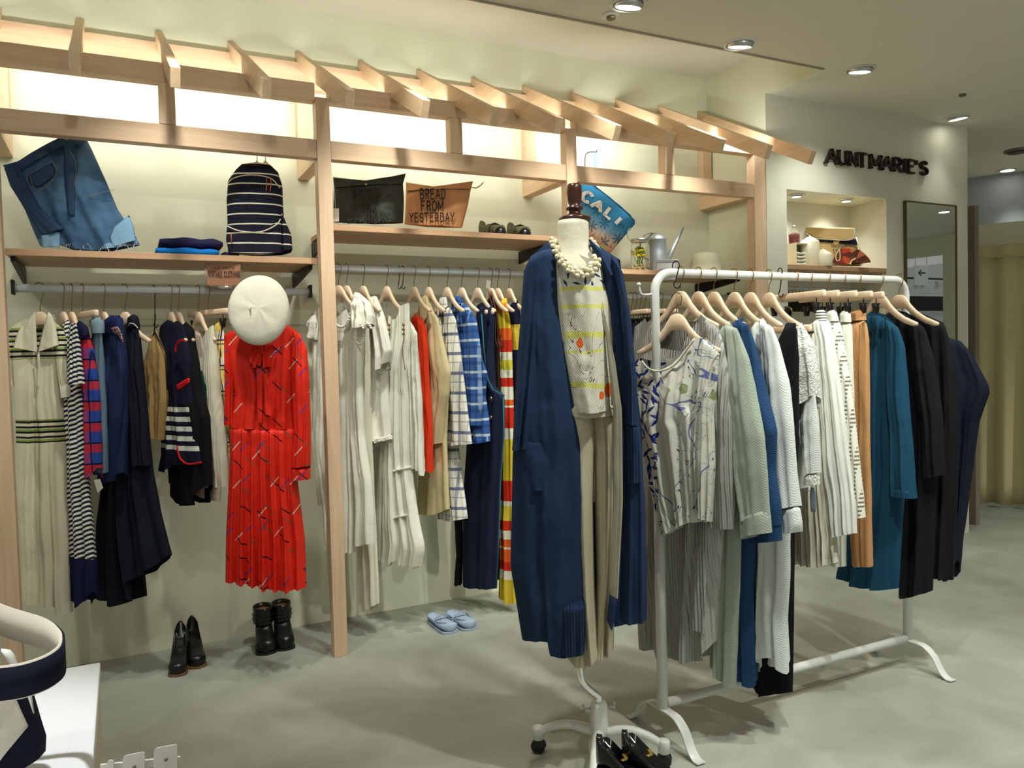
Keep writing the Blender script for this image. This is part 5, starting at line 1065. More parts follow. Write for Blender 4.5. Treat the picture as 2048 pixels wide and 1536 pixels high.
t, pl = garment('teal_shirt_dress', 'teal blue shirt dress with wide sleeve, right of the tan trousers', 'dress', 1759, 545, YK, 52,
    [(1727,632),(1743,624),(1771,634),(1792,652)], [(1675,1152),(1741,1174),(1770,1178),(1795,1177)], [(1728,800),(1722,1000),(1690,1075)], [(1798,720),(1803,850),(1804,1000),(1797,1153)], m=TEALC, hl='wooden hanger holding the teal shirt dress', th=.055, fold=(.012, 3), **HB,
    sleeves=[dict(T=[(1770,636),(1797,655)], B=[(1784,989),(1831,996)], L=[(1774,760),(1782,880)], R=[(1809,695),(1816,801),(1825,900)], th=.04, off=.04, fold=(.006,2))])
panel('cuff_band', pl, [(1783,972),(1829,976)], [(1784,990),(1832,997)], (), (), TEALC, t, th=.043, fold=(.002,2), off=.04, nu=12, nv=4, tt=1)
BKC = cloth('black_coat_cloth', (22,24,30), bump=b_noise(16,.3,.004)); NVC = cloth('navy_black_cloth', (22,28,44), bump=b_noise(16,.3,.004))
t, pl = garment('black_coat', 'long black coat directly right of the teal shirt dress', 'coat', 1798, 545, YK, 56,
    [(1764,632),(1784,624),(1812,628),(1850,656)], [(1797,1154),(1815,1155),(1816,1195),(1840,1190),(1864,1180)], [(1790,760),(1797,1000)], [(1862,740),(1872,895),(1869,1060)], m=BKC, hl='last wooden hanger at the far end of the white rack', th=.05, fold=(.012, 3), **HB,
    sleeves=[dict(T=[(1812,632),(1850,656)], B=[(1846,960),(1888,950)], L=[(1826,760),(1842,860)], R=[(1868,720),(1884,830)], th=.04, off=.035, fold=(.006,2))])
t, pl = garment('black_jacket', 'long black jacket behind the black coat, second from the far end', 'jacket', 1812, 547, YK+.02, 60,
    [(1812,632),(1840,625),(1887,645),(1896,672)], [(1850,1146),(1880,1155),(1905,1160)], [(1830,900)], [(1910,739),(1918,832),(1914,980),(1908,1100)], m=BKC, hanger=None, th=.04, fold=(.012, 3), zr=ZK)
t, pl = garment('navy_coat', 'very dark navy coat with wide batwing sleeve at the far end of the rack', 'coat', 1822, 548, YK+.05, 66,
    [(1840,640),(1896,675),(1921,682),(1942,704)], [(1862,1148),(1905,1158),(1911,1146),(1913,1122)], [(1860,900)], [(1976,768),(1980,784),(1958,846),(1938,982),(1928,1050)], m=NVC, hanger=None, th=.05, fold=(.012, 3), zr=ZK)

# ================================================================== clip hangers waiting in the right bay and under the niche shelf
for i, x in enumerate([1262, 1270, 1279, 1288, 1298, 1309, 1322]):
    P = ony(x, 580, 3.97); P.z = ZR3; pl = Plane(P, 40)
    clip_hanger(pl, ZR3, 'wooden clip hanger on the dim right bay rail behind the white rack post', .15, hook=.085, group='clip hangers on the right bay rail')
    garm = thing('dark_trousers', 'dark trousers on the dim right bay rail behind the white rack post', 'trousers', (P.x, P.y, 1.0), 'dark trousers on the right bay rail')
    u0 = .12; b = BM(); rings = []
    for k in range(9):
        zt = ZR3 - .165 - k*.06; rings.append([pl.pt(u0*math.cos(a)*(1+.02*k), zt, (.012+.002*math.sin(k+a*3))*math.sin(a)) for a in [j_*6.2832/16 for j_ in range(16)]])
    loft(b, rings); obj('trouser_legs', b, [NV, DB, BLKF][i % 3], garm)
t = thing('niche_rail', 'thin rail under the niche shelf with dark clip hangers', 'clothes rail', (4.39, 3.93, 1.80))
b = BM(); tube(b, [(nx0+.001, 3.93, 1.86), (nx1-.001, 3.93, 1.86)], .010, 10); obj('bar', b, RAILM, t)
for k in range(12):
    x = 3.97 + k*.034; pl = Plane(Vector((x, 3.93, 1.86)), 70)
    b = BM(); 
    for sg in (-1, 1): prism(b, [pl.pt(-.011, 1.78, sg*.010), pl.pt(.011, 1.78, sg*.010), pl.pt(.010, 1.70, sg*.003), pl.pt(-.010, 1.70, sg*.003)], pl.n*.003)
    tube(b, [pl.pt(0, 1.872), pl.pt(0.004, 1.85), pl.pt(0, 1.78)], .002, 5)
    tag(obj('hanger_clip', b, mat('olive_black', (44,42,22), .5), None, False), 'dark olive clip on the rail under the niche shelf', 'clip', 'dark clips under the niche shelf')

# ================================================================== MANNEQUIN
mx, my = 1.47, 2.31
t = thing('mannequin', 'cream tailor mannequin with dark wooden neck cap on a white wheeled base', 'mannequin', (mx, my, 0))
LIN = cloth('mannequin_linen', (208,203,182), rough=.8)
DKW = mat('dark_polished_wood', (62,30,18), .25, coat=.4)
hub = Vector((mx, my, 0))
b = BM(); lathe(b, hub, [(.026,.085),(.032,.09),(.034,.12),(.030,.20),(.026,.21),(.018,.21)], 24); obj('hub', b, WHITEM, t)
dirs = [(-.165, .155), (.17, -.148), (-.155, -.20), (.12, .165)]
for dx, dy in dirs:
    e1 = hub + Vector((dx, dy, 0)); pth = smooth_path([hub + Vector((dx*.1, dy*.1, .105)), hub + Vector((dx*.45, dy*.45, .118)), hub + Vector((dx*.75, dy*.75, .105)), e1 + Vector((0,0,.075))], 4)
    b = BM(); tube(b, pth, [.020 - .006*i/len(pth) for i in range(len(pth))], 10, flat=.9); obj('arm', b, WHITEM, t)
    b = BM(); lathe(b, e1, [(.016,.050),(.021,.052),(.021,.090),(.019,.096),(0,.098)], 18); obj('socket', b, WHITEM, t)
    sd = Vector((-dy, dx, 0)).normalized()
    b = BM(); lathe(b, e1 + Vector((0,0,.0265)) - sd*.019, [(0,0),(.020,0),(.026,.006),(.026,.013),(.020,.018),(.020,.020),(.026,.025),(.026,.032),(.020,.038),(0,.038)], 20, sd); obj('caster', b, BLACKP, t)
for sgn in (-1, 1):
    b = BM(); q = hub + Vector((.03*sgn, -.012*sgn, .19)); tube(b, [q, q + Vector((.02*sgn,-.008*sgn,0))], .004, 6); tube(b, [q + Vector((.02*sgn,-.008*sgn,-.012)), q + Vector((.022*sgn,-.009*sgn,.016))], .004, 6); obj('wing_screw', b, STEEL, t)
pole = [ony(1158, 1230, my), ony(1158, 1300, my), ony(1159, 1345, my), ony(1166, 1366, my), ony(1180, 1380, my), ony(1194, 1391, my), ony(1197, 1402, my), ony(1197, 1435, my)]
b = BM(); tube(b, smooth_path(pole, 4), .0135, 18); obj('pole', b, CHROME, t)
# torso as one continuous lofted form (neck to hips)
na = Plane(Vector((ony(1146, 700, my).x, my, 1.2)), 90); CX = lambda y, x=1146: ony(x, y, my)
prof = [(1146,442,.052,.052),(1146,452,.053,.053),(1146,480,.055,.055),(1147,500,.060,.058),(1148,514,.082,.066),(1150,526,.125,.078),(1150,545,.165,.09),(1152,600,.170,.105),(1160,680,.150,.115),(1172,760,.12,.09),(1178,830,.10,.06),(1180,900,.10,.05),(1180,960,.09,.05),(1180,1000,.06,.04)]
b = BM(); rings = []
for px_, py_, wx, wy in prof:
    c = ony(px_, py_, my); rings.append([c + na.e*math.cos(a)*wx + na.n*math.sin(a)*wy for a in [k*6.2832/32 for k in range(32)]])
loft(b, rings); obj('torso', b, LIN, t)
c = ony(1150, 442, my); b = BM(); lathe(b, c, [(.050,-.002),(.056,.002),(.056,.010),(.045,.016),(.024,.022),(.020,.034),(.030,.038),(.030,.046),(.020,.050),(.023,.062),(.027,.100),(.026,.118),(.022,.126),(0,.128)], 26); obj('neck_cap', b, DKW, t)
t_m = t
# trousers
CT = cloth('cream_trousers', (196,188,162), bump=b_noise(12,.4,.006)); pm = Plane(Vector((na.P.x, my, 1)), 90)
t = thing('cream_trousers', 'cream cropped trousers on the mannequin under the long cardigan', 'trousers', (na.P.x, my, .42))
panel('trouser_leg', pm, [(1112,800),(1180,805),(1186,812)], [(1134,1312),(1168,1324),(1200,1300)], [(1110,900),(1120,1100)], [(1190,880),(1186,1000),(1190,1180)], CT, t, th=.075, fold=(.010, 2), off=.02, tt=1)
panel('trouser_leg', pm, [(1172,812),(1240,806)], [(1184,1296),(1205,1306),(1228,1290)], [(1184,900),(1188,1000),(1192,1150)], [(1246,900),(1238,1050),(1230,1180)], CT, t, th=.075, fold=(.012, 2), off=-.01, tt=1)
panel('waistband', pm, [(1110,800),(1175,806),(1240,802)], [(1110,826),(1175,832),(1242,826)], (), (), CT, t, th=.105, fold=(.001, 2), off=.0, tt=1, nv=4)
# printed top
def c_top(b):
    u, v = b.uv(); c = lin((226,224,206))
    nz = b.m('MULTIPLY', b.noise(9, 2), .05); vv = b.m('ADD', v, nz); Z = lambda y: ony(1175, y, my-.1).z + .025
    for y0, y1 in [(574,582),(608,616),(664,678),(764,776),(700,704)]: c = b.mix(b.m('MULTIPLY', b.band(vv, Z(y1), Z(y0)), .8), c, lin((226,224,90)))
    lf = P_leaf((0,0,0), .05, .46, .10, [(34,66,104),(34,80,110)], None, None, .9)
    x, y, r_, g_, bl = b.voro(b.m('DIVIDE', u, .034), b.m('DIVIDE', v, .034), .7); x, y = b.rot(x, y, b.m('MULTIPLY', r_, 6.28))
    k = b.m('MULTIPLY', b.m('LESS_THAN', b.m('ADD', b.m('ABSOLUTE', b.m('DIVIDE', x, .13)), b.m('ABSOLUTE', b.m('DIVIDE', y, .5))), 1), b.m('GREATER_THAN', v, Z(588))); c = b.mix(k, c, lin((30,62,96)))
    k = b.m('MULTIPLY', b.m('LESS_THAN', b.m('ABSOLUTE', b.m('SUBTRACT', b.noise(7, 2, b.comb(b.m('MULTIPLY', u, 2.2), v), 1.5), .5)), .005), b.m('LESS_THAN', v, Z(640))); c = b.mix(k, c, lin((60,66,74)))
    for px_, py_, s_ in [(1160, 686, .016), (1217, 780, .020), (1203, 790, .014)]:
        u0, z0 = pm.uz(px_, py_, .1); d_ = b.m('SQRT', b.m('ADD', b.m('POWER', b.m('SUBTRACT', u, u0), 2), b.m('MULTIPLY', b.m('POWER', b.m('SUBTRACT', v, z0), 2), .4)))
        c = b.mix(b.m('LESS_THAN', b.m('ADD', d_, b.m('MULTIPLY', b.noise(40, 2), .012)), s_), c, lin((232,110,50)))
    return c
TOPM = cloth('printed_top', (226,224,206), c_top, rough=.8, bump=b_knit(.008, .2, .0015))
t = thing('sleeveless_blouse', 'sleeveless white top with yellow lines and botanical print on the mannequin', 'top', (na.P.x, my, 1.2))
panel('body', pm, [(1112,502),(1124,520),(1150,540),(1178,542),(1194,524),(1204,504)], [(1140,820),(1180,822),(1226,816)], [(1112,600),(1118,700)], [(1218,600),(1224,700)], TOPM, t, th=.118, fold=(.004, 2), off=.01, tt=1, nu=44, topopen=[(1130,500),(1160,505),(1190,500)])
b = BM(); tube(b, smooth_path([pm.px(x, y, .07 + .045*(1-abs(x-1182)/45)) for x, y in [(1141,818),(1160,821),(1182,822),(1205,820),(1225,815)]], 4), .004, 6); obj('hem_band', b, cloth('ecru_piping', (222,220,204)), t)
# necklace
t = thing('pearl_necklace', 'chunky twisted pearl necklace around the mannequin neck', 'necklace', ony(1160, 540, my-.1))
PE = mat('pearl', (220,210,178), .18, coat=.5)
pthn = smooth_path([Vector(q) for q in [pm.px(1108,484,.02), pm.px(1112,500,.07), pm.px(1124,522,.115), pm.px(1142,538,.135), pm.px(1162,546,.14), pm.px(1182,538,.13), pm.px(1194,520,.10), pm.px(1192,500,.05), pm.px(1184,486,.0)]], 7)
b = BM()
for i, p in enumerate(pthn[::2]):
    for k in range(3):
        a = i*.8 + k*2.1; r_ = .0088; q = p + Vector((math.cos(a)*.011, math.sin(a)*.006, math.sin(a)*.013))
        bmesh.ops.create_icosphere(b, subdivisions=2, radius=r_, matrix=Matrix.Translation(q))
tag(obj('pearls', b, PE, t), kind='stuff')
# long blue cardigan
CB = cloth('deep_blue_knit', (36,55,86), bump=b_knit(.005, .3, .002)); CBR = cloth('deep_blue_rib', (36,55,86), bump=b_rib(.010, .9, .003)); CGI = cloth('grey_facing', (164,160,140), bump=b_knit(.005,.3,.002))
t = thing('long_cardigan', 'open full-length deep blue knit cardigan on the mannequin', 'cardigan', (na.P.x, my, .4))
panel('front_panel', pm, [(1062,512),(1088,500),(1108,493)], [(1044,1276),(1062,1272),(1080,1270),(1096,1272),(1102,1296),(1130,1302),(1168,1303)], [(1048,540),(1036,700),(1026,880),(1021,1130)], [(1116,560),(1124,640),(1138,720),(1154,800),(1165,870),(1172,1000),(1173,1200)], CB, t, th=.075, fold=(.006, 2), off=.055, nu=60, nv=70, tt=.8, wr=.004)
panel('sleeve', pm, [(1052,530),(1070,508),(1090,506)], [(1024,900),(1062,892)], [(1044,600),(1034,740)], [(1094,600),(1078,760)], CB, t, th=.055, fold=(.008, 2), off=.075, tt=.9)
panel('pocket', pm, [(1042,884),(1076,882),(1098,868)], [(1056,980),(1104,980)], [(1048,930)], [(1102,930)], CB, t, th=.008, fold=(.002, 1), off=.119, nu=14, nv=12)
panel('hem_rib', pm, [(1104,1196),(1172,1196)], [(1103,1297),(1130,1303),(1169,1304)], (), (), CBR, t, th=.05, fold=(.006, 2), off=.085, nu=30, nv=10, tt=1)
panel('front_panel', pm, [(1180,488),(1200,496),(1222,512)], [(1239,1236),(1262,1240),(1294,1236)], [(1196,560),(1212,640),(1226,720),(1240,800),(1248,870),(1246,1000),(1242,1120)], [(1246,545),(1258,640),(1268,760),(1282,880),(1290,1000),(1293,1130)], CB, t, th=.055, fold=(.005, 2), off=.03, nu=44, nv=70, tt=.8)
panel('sleeve', pm, [(1222,508),(1246,545)], [(1248,846),(1276,850)], [(1238,600),(1250,760)], [(1262,640),(1273,760)], CB, t, th=.05, fold=(.006, 2), off=.06, tt=.9)
panel('cuff', pm, [(1249,842),(1276,846)], [(1252,962),(1284,962)], (), [(1282,900)], CBR, t, th=.048, fold=(.003, 2), off=.062, nu=18, nv=14, tt=1)
panel('facing', pm, [(1204,600),(1212,640)], [(1220,1188),(1236,1196)], [(1216,720),(1226,820),(1226,1000)], [(1230,720),(1244,820),(1246,1000)], CGI, t, th=.012, fold=(.003, 1), off=.105, nu=14, label='grey inner facing')
panel('inner_hem', pm, [(1220,1176),(1236,1190)], [(1214,1240),(1224,1262)], (), [(1232,1230)], CB, t, th=.01, fold=(.002, 1), off=.07, nu=10, nv=10)
panel('back_panel', pm, [(1062,512),(1100,480),(1180,480),(1240,520)], [(1046,1270),(1120,1262),(1200,1262),(1290,1236)], [(1030,860)], [(1284,860)], CB, t, th=.012, fold=(.006, 4), off=-.115)
panel('collar', pm, [(1176,478),(1182,480)], [(1218,560),(1226,548)], [(1190,510)], [(1204,500)], CB, t, th=.012, fold=(.002, 1), off=.085, nu=10)

# ================================================================== SHOES ON THE FLOOR
def pump(lb, hx, hy_, tx, ty, zf, Ld, grp, **k):
    h = onz(hx, hy_, zf); tt_ = onz(tx, ty, zf); d_ = (tt_-h).normalized(); return shoe(k.pop('name', 'pump'), lb, 'shoe', h, h + d_*Ld, zf, k.pop('wd', .085), LEATHB, k.pop('sole', mat('stacked_sole', (116,84,56), .5)), k.pop('hh', .06), k.pop('top', .075), k.pop('toe', .045), k.pop('op', .45), grp, **k)
pump('left black leather pump of the pair below the dark coats', 364, 1318, 352, 1364, 0, .235, 'black pumps on the floor', high=.045)
pump('right black leather pump of the pair below the dark coats', 386, 1306, 400, 1350, 0, .235, 'black pumps on the floor', high=.045)
for lb, hx, hy_, tx, ty in [('left black ankle boot below the red dress', 526, 1280, 536, 1320), ('right black ankle boot below the red dress', 562, 1272, 574, 1310)]:
    tb, ax, sd, Ln = pump(lb, hx, hy_, tx, ty, 0, .235, 'black ankle boots', name='ankle_boot', hh=.07, top=.10, toe=.05, op=.5, wd=.10, sole=BLACKP, high=.0)
    h = onz(hx, hy_, 0); c = h + ax*.065; b = BM(); rings = []
    for zz, a_, w_ in [(.12,.074,.050),(.15,.070,.050),(.18,.064,.048),(.20,.064,.049),(.201,.060,.045),(.18,.056,.042)]:
        rings.append([Vector((c.x, c.y, zz)) + ax*math.cos(q)*a_ + sd*math.sin(q)*w_ for q in [i*6.2832/24 for i in range(24)]])
    loft(b, rings, caps=False); obj('shaft', b, LEATHB, tb)
    b = BM(); lathe(b, Vector((c.x, c.y, .17)), [(.040,0),(.042,.012)], 20); obj('lining', b, mat('tan_lining', (150,96,50), .6), tb)
    for zz in (.14, .16):
        b = BM(); tube(b, [Vector((c.x, c.y, zz)) + ax*math.cos(q)*.071 + sd*math.sin(q)*.050 for q in [i*6.2832/24 for i in range(25)]], .004, 6); obj('strap', b, LEATHB, tb)
SLP = cloth('pale_blue_suede', (150,166,186), bump=b_noise(70,.2,.002))
for lb, hx, hy_, tx, ty in [('left pale blue moccasin slipper on the floor', 862, 1242, 905, 1268), ('right pale blue moccasin slipper on the floor', 900, 1236, 945, 1262)]:
    h = onz(hx, hy_, 0); d_ = (onz(tx, ty, 0)-h).normalized()
    tb, ax, sd, Ln = shoe('slipper', lb, 'slipper', h, h + d_*.25, 0, .095, SLP, SLP, 0, .035, .045, .42, 'pale blue slippers', high=0)
    b = BM(); c = h + ax*.13; tube(b, smooth_path([c + sd*x + ax*y_ + Vector((0,0,zz)) for x, y_, zz in [(-.046,-.005,.035),(-.03,.0,.062),(0,.002,.068),(.03,.0,.062),(.046,-.005,.035)]], 4), .007, 8, flat=.5); obj('collar_band', b, SLP, tb)
    b = BM(); tube(b, smooth_path([c + sd*x + ax*y_ + Vector((0,0,zz)) for x, y_, zz in [(-.040,.02,.045),(-.030,.07,.054),(0,.095,.050),(.030,.07,.054),(.040,.02,.045)]], 4), .003, 6); obj('toe_seam', b, SLP, tb)
    b = BM()
    for s_ in (-1, 1):
        tube(b, smooth_path([c + Vector((0,0,.072)), c + sd*s_*.014 + ax*.012 + Vector((0,0,.078)), c + sd*s_*.020 + ax*.03 + Vector((0,0,.066)), c + sd*s_*.004 + ax*.004 + Vector((0,0,.070))], 3), .002, 5)
    obj('lace_bow', b, SLP, tb)
# plinth just outside the frame and the patent pumps on it
pl0 = Vector((1.28, 1.64, 0)); b = BM(); box(b, (1.06, 1.46, 0), (1.38, 1.80, .21)); tag(obj('display_plinth', b, mat('white_laminate', (232,234,236), .35), None, False, bevel=.004), 'low white display plinth under the black patent pumps', 'plinth')
PAT = mat('patent_leather', (14,13,16), .12, coat=.6)
for lb, px_, py_, ang in [('left black patent pump at the bottom edge, gold print inside', 1206, 1500, 0), ('right black patent pump at the bottom edge, with a bow on its toe', 1258, 1512, 1)]:
    q = ray(px_, py_); zf = .211; h = Vector((1.130 + .074*ang, 1.79 - .014*ang, zf)); d_ = Vector((.72, -.69, 0)).normalized()
    tb, ax, sd, Ln = shoe('patent_pump', lb, 'shoe', h, h + d_*.27, zf, .088, PAT, BLACKP, .095, .055, .04, .60, 'black patent pumps', high=.03)
    c = h + ax*.10; b = BM(); tube(b, smooth_path([Vector((c.x, c.y, zf)) + sd*x*.9 + ax*y_ + Vector((0,0,zz)) for x, y_, zz in [(-.02,-.03,.135),(0,-.02,.133),(.02,-.03,.135)]], 3), .006, 6, flat=.3); obj('insole_label', b, mat('gold_print', (190,160,80), .4, metal=.7), tb)
    c = h + ax*.175; b = BM()
    for s_ in (-1, 1): prism(b, [Vector((c.x, c.y, zf+.075)), Vector((c.x, c.y, zf+.088)) + sd*s_*.022, Vector((c.x, c.y, zf+.068)) + sd*s_*.024], ax*.006)
    obj('bow', b, mat('gold_bow', (170,150,90), .3, metal=.8) if not ang else PAT, tb, False)

# ================================================================== TABLE, TOTE AND CARDS (near left)
tz = .75; b = BM(); t = thing('display_table', 'white-topped display cabinet in the near left corner', 'table', (-.5, 1.4, 0))
box(b, (-1.3, .55, tz-.03), (-.072, 2.07, tz)); obj('table_top', b, mat('bright_white_laminate', (240,242,246), .3), t, False, bevel=.003)
b = BM(); box(b, (-1.3, .56, 0), (-.074, 2.06, tz-.031)); obj('cabinet_body', b, mat('beige_panel', (206,192,168), .5), t, False, bevel=.002)
TN = cloth('tote_navy', (24,26,44), bump=b_knit(.003,.4,.001)); TC = cloth('tote_cream', (222,214,196), bump=b_knit(.003,.4,.001)); TW = cloth('tote_white', (236,236,230))
bt = onz(40, 1500, tz); pt_ = Plane(Vector((bt.x, 1.52, tz)), 80)
t = thing('tote_bag', 'cream and navy canvas tote bag with looped navy handle on the white table', 'bag', (bt.x, 1.52, tz))
panel('bag_body', pt_, [(-260,1380),(-60,1368),(40,1372),(66,1390)], [(-260,1545),(0,1535),(92,1500)], [(-262,1450)], [(80,1430),(93,1470)], TN, t, th=.07, fold=(.005, 1.5), tt=1)
panel('side_panel', pt_, [(-200,1374),(-40,1378),(24,1378)], [(-200,1560),(-10,1532),(10,1508)], [(-200,1450)], [(42,1420),(57,1452)], TC, t, th=.012, fold=(.002, 1), off=.066, tt=1)
panel('white_band', pt_, [(46,1372),(62,1376)], [(66,1424),(68,1427)], (), (), TW, t, th=.006, fold=(0, 1), off=.06, tt=1, nu=6, nv=10)
panel('inner_strap', pt_, [(-2,1296),(26,1300)], [(30,1350),(60,1395)], (), (), TW, t, th=.006, fold=(0, 1), off=.0, tt=1, nu=6, nv=10)
# looped handle: a flat band, navy outside and cream inside
lp = smooth_path([pt_.px(x, y, o) for x, y, o in [(-190,1200,-.05),(-80,1210,-.06),(20,1246,-.055),(90,1268,-.045),(118,1290,-.015),(124,1308,.02),(116,1328,.055),(84,1348,.085),(30,1364,.10),(-60,1372,.11),(-190,1376,.11)]], 6)
def band(name, m_, ins, w_, th_):
    b = BM(); rings = []
    for i, p in enumerate(lp):
        tg = (lp[min(i+1, len(lp)-1)] - lp[max(i-1, 0)]); tg.z = 0; tg.normalize(); nn_ = Vector((tg.y, -tg.x, 0)) ; up = Vector((0,0,1))
        q = p - nn_*ins; rings.append([q - up*w_/2 - nn_*th_, q - up*w_/2 + nn_*th_, q + up*w_/2 + nn_*th_, q + up*w_/2 - nn_*th_])
    loft(b, rings); obj(name, b, m_, t)
band('handle', TN, .0036, .050, .0018); band('handle_lining', TC, .0, .056, .0016); 
# white cards on a rail beside the table
t = thing('card_rack', 'white bar carrying three rounded white cards beside the table', 'card holder', (.0, 1.5, .55))
CW = mat('card_white', (214,212,200), .5); pk = Plane(Vector((ony(300, 1510, 1.35).x, 1.35, .55)), 76)
for x0, x1, y0, y1 in [(214,228,1519,1519),(246,290,1510,1503),(308,355,1495,1488)]:
    r_ = 6; pts = [pk.px(x, y, .006) for x, y in [(x0, 1600),(x0, y0+r_+3),(x0+2, y0+3),(x0+r_, y0),(x1-4, y1),(x1-1, y1+1),(x1, y1+4),(x1, 1600)]]
    b = BM(); prism(b, pts, pk.n*.002); obj('card', b, CW, t, False)
    b = BM(); lathe(b, pk.px((x0+x1)/2, y0+24, .0085), [(.003,0),(.003,.0004),(0,.0005)], 12, pk.n); obj('eyelet', b, mat('eyelet_dark', (120,118,110), .6), t)
b = BM(); prism(b, [pk.px(x, y, 0) for x, y in [(200,1530),(360,1514),(360,1528),(200,1544)]], -pk.n*.004); obj('bar', b, CW, t, False)
b = BM(); tube(b, [pk.px(280, 1536, -.002), Vector((pk.px(280,1536,-.002).x, pk.px(280,1536,-.002).y, 0))], .006, 8); obj('stand', b, CW, t)

# ================================================================== SIGN, MIRROR, NICHE GOODS
SW = 3.75
t = thing('wall_sign', 'dark slab-serif letters spelling the shop name on the wall above the niche', 'sign', (4.78, SW, 2.68))
S_ = "AUNT MARIE'S"; LM = mat('dark_brown_letters', (52,34,32), .45)
xs = [(4.262,4.367,'A'),(4.372,4.468,'U'),(4.474,4.568,'N'),(4.573,4.650,'T'),(4.686,4.806,'M'),(4.812,4.920,'A'),(4.926,5.022,'R'),(5.030,5.070,'I'),(5.078,5.158,'E'),(5.166,5.186,"'"),(5.214,5.302,'S')]
for x0, x1, ch in xs:
    wg = {'I': .4, "'": .2, 'M': 1.0, 'A': .84, 'T': .8}.get(ch, .82); b = BM(); glyph(b, ch, Vector((x0, SW-.003, 2.684)), Vector(((x1-x0)/wg, 0, 0)), Vector((0,0,.090)), Vector((0,-1,0)), .15, .022, .10); obj('letter', b, LM, t, False)
t = thing('wall_mirror', 'tall thin-framed wall mirror right of the niche', 'mirror', (5.335, SW, .4))
mx0, mx1, mz0, mz1 = 5.049, 5.621, .35, 2.483
b = BM(); box(b, (mx0+.009, SW-.018, mz0+.009), (mx1-.009, SW-.002, mz1-.009)); obj('glass', b, mat('mirror_glass', (232,236,230), .01, metal=1), t, False)
b = BM()
for a, c in [((mx0, SW-.024, mz0), (mx0+.0088, SW-.001, mz1)), ((mx1-.0088, SW-.024, mz0), (mx1, SW-.001, mz1)), ((mx0+.009, SW-.024, mz0), (mx1-.009, SW-.001, mz0+.0088)), ((mx0+.009, SW-.024, mz1-.0088), (mx1-.009, SW-.001, mz1))]: box(b, a, c)
obj('frame', b, mat('bronze_frame', (96,86,62), .4, metal=.5), t, False)
zn = 1.999
def atn(x, Y): p = ony(x, 520, Y); return Vector((p.x, p.y, zn))
CAN = mat('candle_wax', (240,234,206), .5)
for x, Y, r_, h, lb in [(1620, 3.84, .062, .165, 'tall thick cream pillar candle in the wall niche'), (1646, 3.80, .060, .075, 'short cream pillar candle in the wall niche')]:
    c = atn(x, Y); t = thing('pillar_candle', lb, 'candle', c)
    b = BM(); lathe(b, c, [(r_*.96,0),(r_,.004),(r_,h),(r_*.9,h+.012),(r_*.15,h+.042),(0,h+.044)], 30); obj('wax', b, CAN, t)
    b = BM(); tube(b, [c + Vector((0,0,h+.042)), c + Vector((.001,0,h+.052))], .0015, 5); obj('wick', b, CAN, t)
c = atn(1588, 3.90); t = thing('storage_box', 'small cream open display box holding folded white towels in the niche', 'box', c)
b = BM(); box(b, (c.x-.075, c.y-.09, zn), (c.x-.070, c.y+.09, zn+.155)); box(b, (c.x+.070, c.y-.09, zn), (c.x+.075, c.y+.09, zn+.155)); box(b, (c.x-.0699, c.y-.09, zn+.150), (c.x+.0699, c.y+.09, zn+.155)); box(b, (c.x-.0699, c.y+.085, zn), (c.x+.0699, c.y+.09, zn+.1499)); box(b, (c.x-.0699, c.y-.09, zn), (c.x+.0699, c.y+.0849, zn+.004)); obj('box_shell', b, CAN, t, False)
for k in range(4): 
    x_ = c.x; folded('towel', 'white folded towel stacked inside the small niche box', x_-.05, x_+.05, c.y-.08, c.y+.06, zn+.005+k*.024, zn+.027+k*.024, WS, 'white towels in the niche box')
c = atn(1589, 3.88); c.z = zn+.156; t = thing('small_bottle', 'small glass bottle of dried dark red petals on the cream box', 'bottle', c)
b = BM(); lathe(b, c, [(.036,0),(.038,.004),(.038,.075),(.030,.090),(.014,.098),(.014,.112)], 20); obj('bottle_glass', b, GLASS, t)
b = BM(); lathe(b, c + Vector((0,0,.003)), [(.033,0),(.034,.06),(.02,.07),(0,.072)], 16); obj('petals', b, mat('dried_petals', (110,50,54), .8, bump=b_noise(90, 1, .01), wob=(60,.4)), t)
b = BM(); lathe(b, c + Vector((0,0,.112)), [(.015,0),(.015,.012),(0,.013)], 16); obj('cap', b, STEEL, t)
pn = Plane(atn(1665, 3.95), 80); KR = cloth('khaki_canvas', (198,172,120)); 
t = thing('messenger_bag', 'khaki flap satchel with cream piping standing in the wall niche', 'bag', pn.P)
panel('bag_body', pn, [(1606,462),(1640,464),(1706,470),(1716,500)], [(1612,526),(1660,530),(1722,532)], [(1608,500)], [(1720,512)], KR, t, th=.05, fold=(.003, 1), tt=1)
panel('navy_lining', pn, [(1612,470),(1660,476),(1714,478)], [(1618,482),(1660,486),(1716,490)], (), (), cloth('ink_navy2', (26,26,44)), t, th=.006, fold=(0,1), off=.050, tt=1, nv=4)
panel('flap', pn, [(1600,454),(1640,455),(1708,456)], [(1628,474),(1660,479),(1700,479),(1709,472)], [(1612,464)], [], KR, t, th=.012, fold=(.001, 1), off=.058, tt=1, nv=14)
b = BM(); tube(b, smooth_path([pn.px(x, y, .066) for x, y in [(1601,455),(1614,468),(1630,476),(1660,479),(1698,480),(1708,472),(1709,456)]], 4), .0045, 6); tube(b, [pn.px(x, y, .05) for x, y in [(1712,474),(1720,500),(1724,530)]], .004, 6); obj('piping', b, cloth('cream_trim', (222,214,184)), t)
b = BM()
for s_, x0, x1, y, h in [('TRADYOUR', 1662, 1694, 495, .022), ('BE NE', 1665, 1676, 502, .012), ('BE BE', 1667, 1676, 507, .010), ('LET', 1668, 1674, 512, .010)]:
    a, e_ = pn.px(x0, y, .058), pn.px(x1, y, .058); text(b, s_, a, (e_-a).normalized(), Vector((0,0,1)), pn.n, h, .14, .001, 0, (e_-a).length)
obj('lettering', b, mat('dark_brown_ink', (58,34,24), .7), t, False)
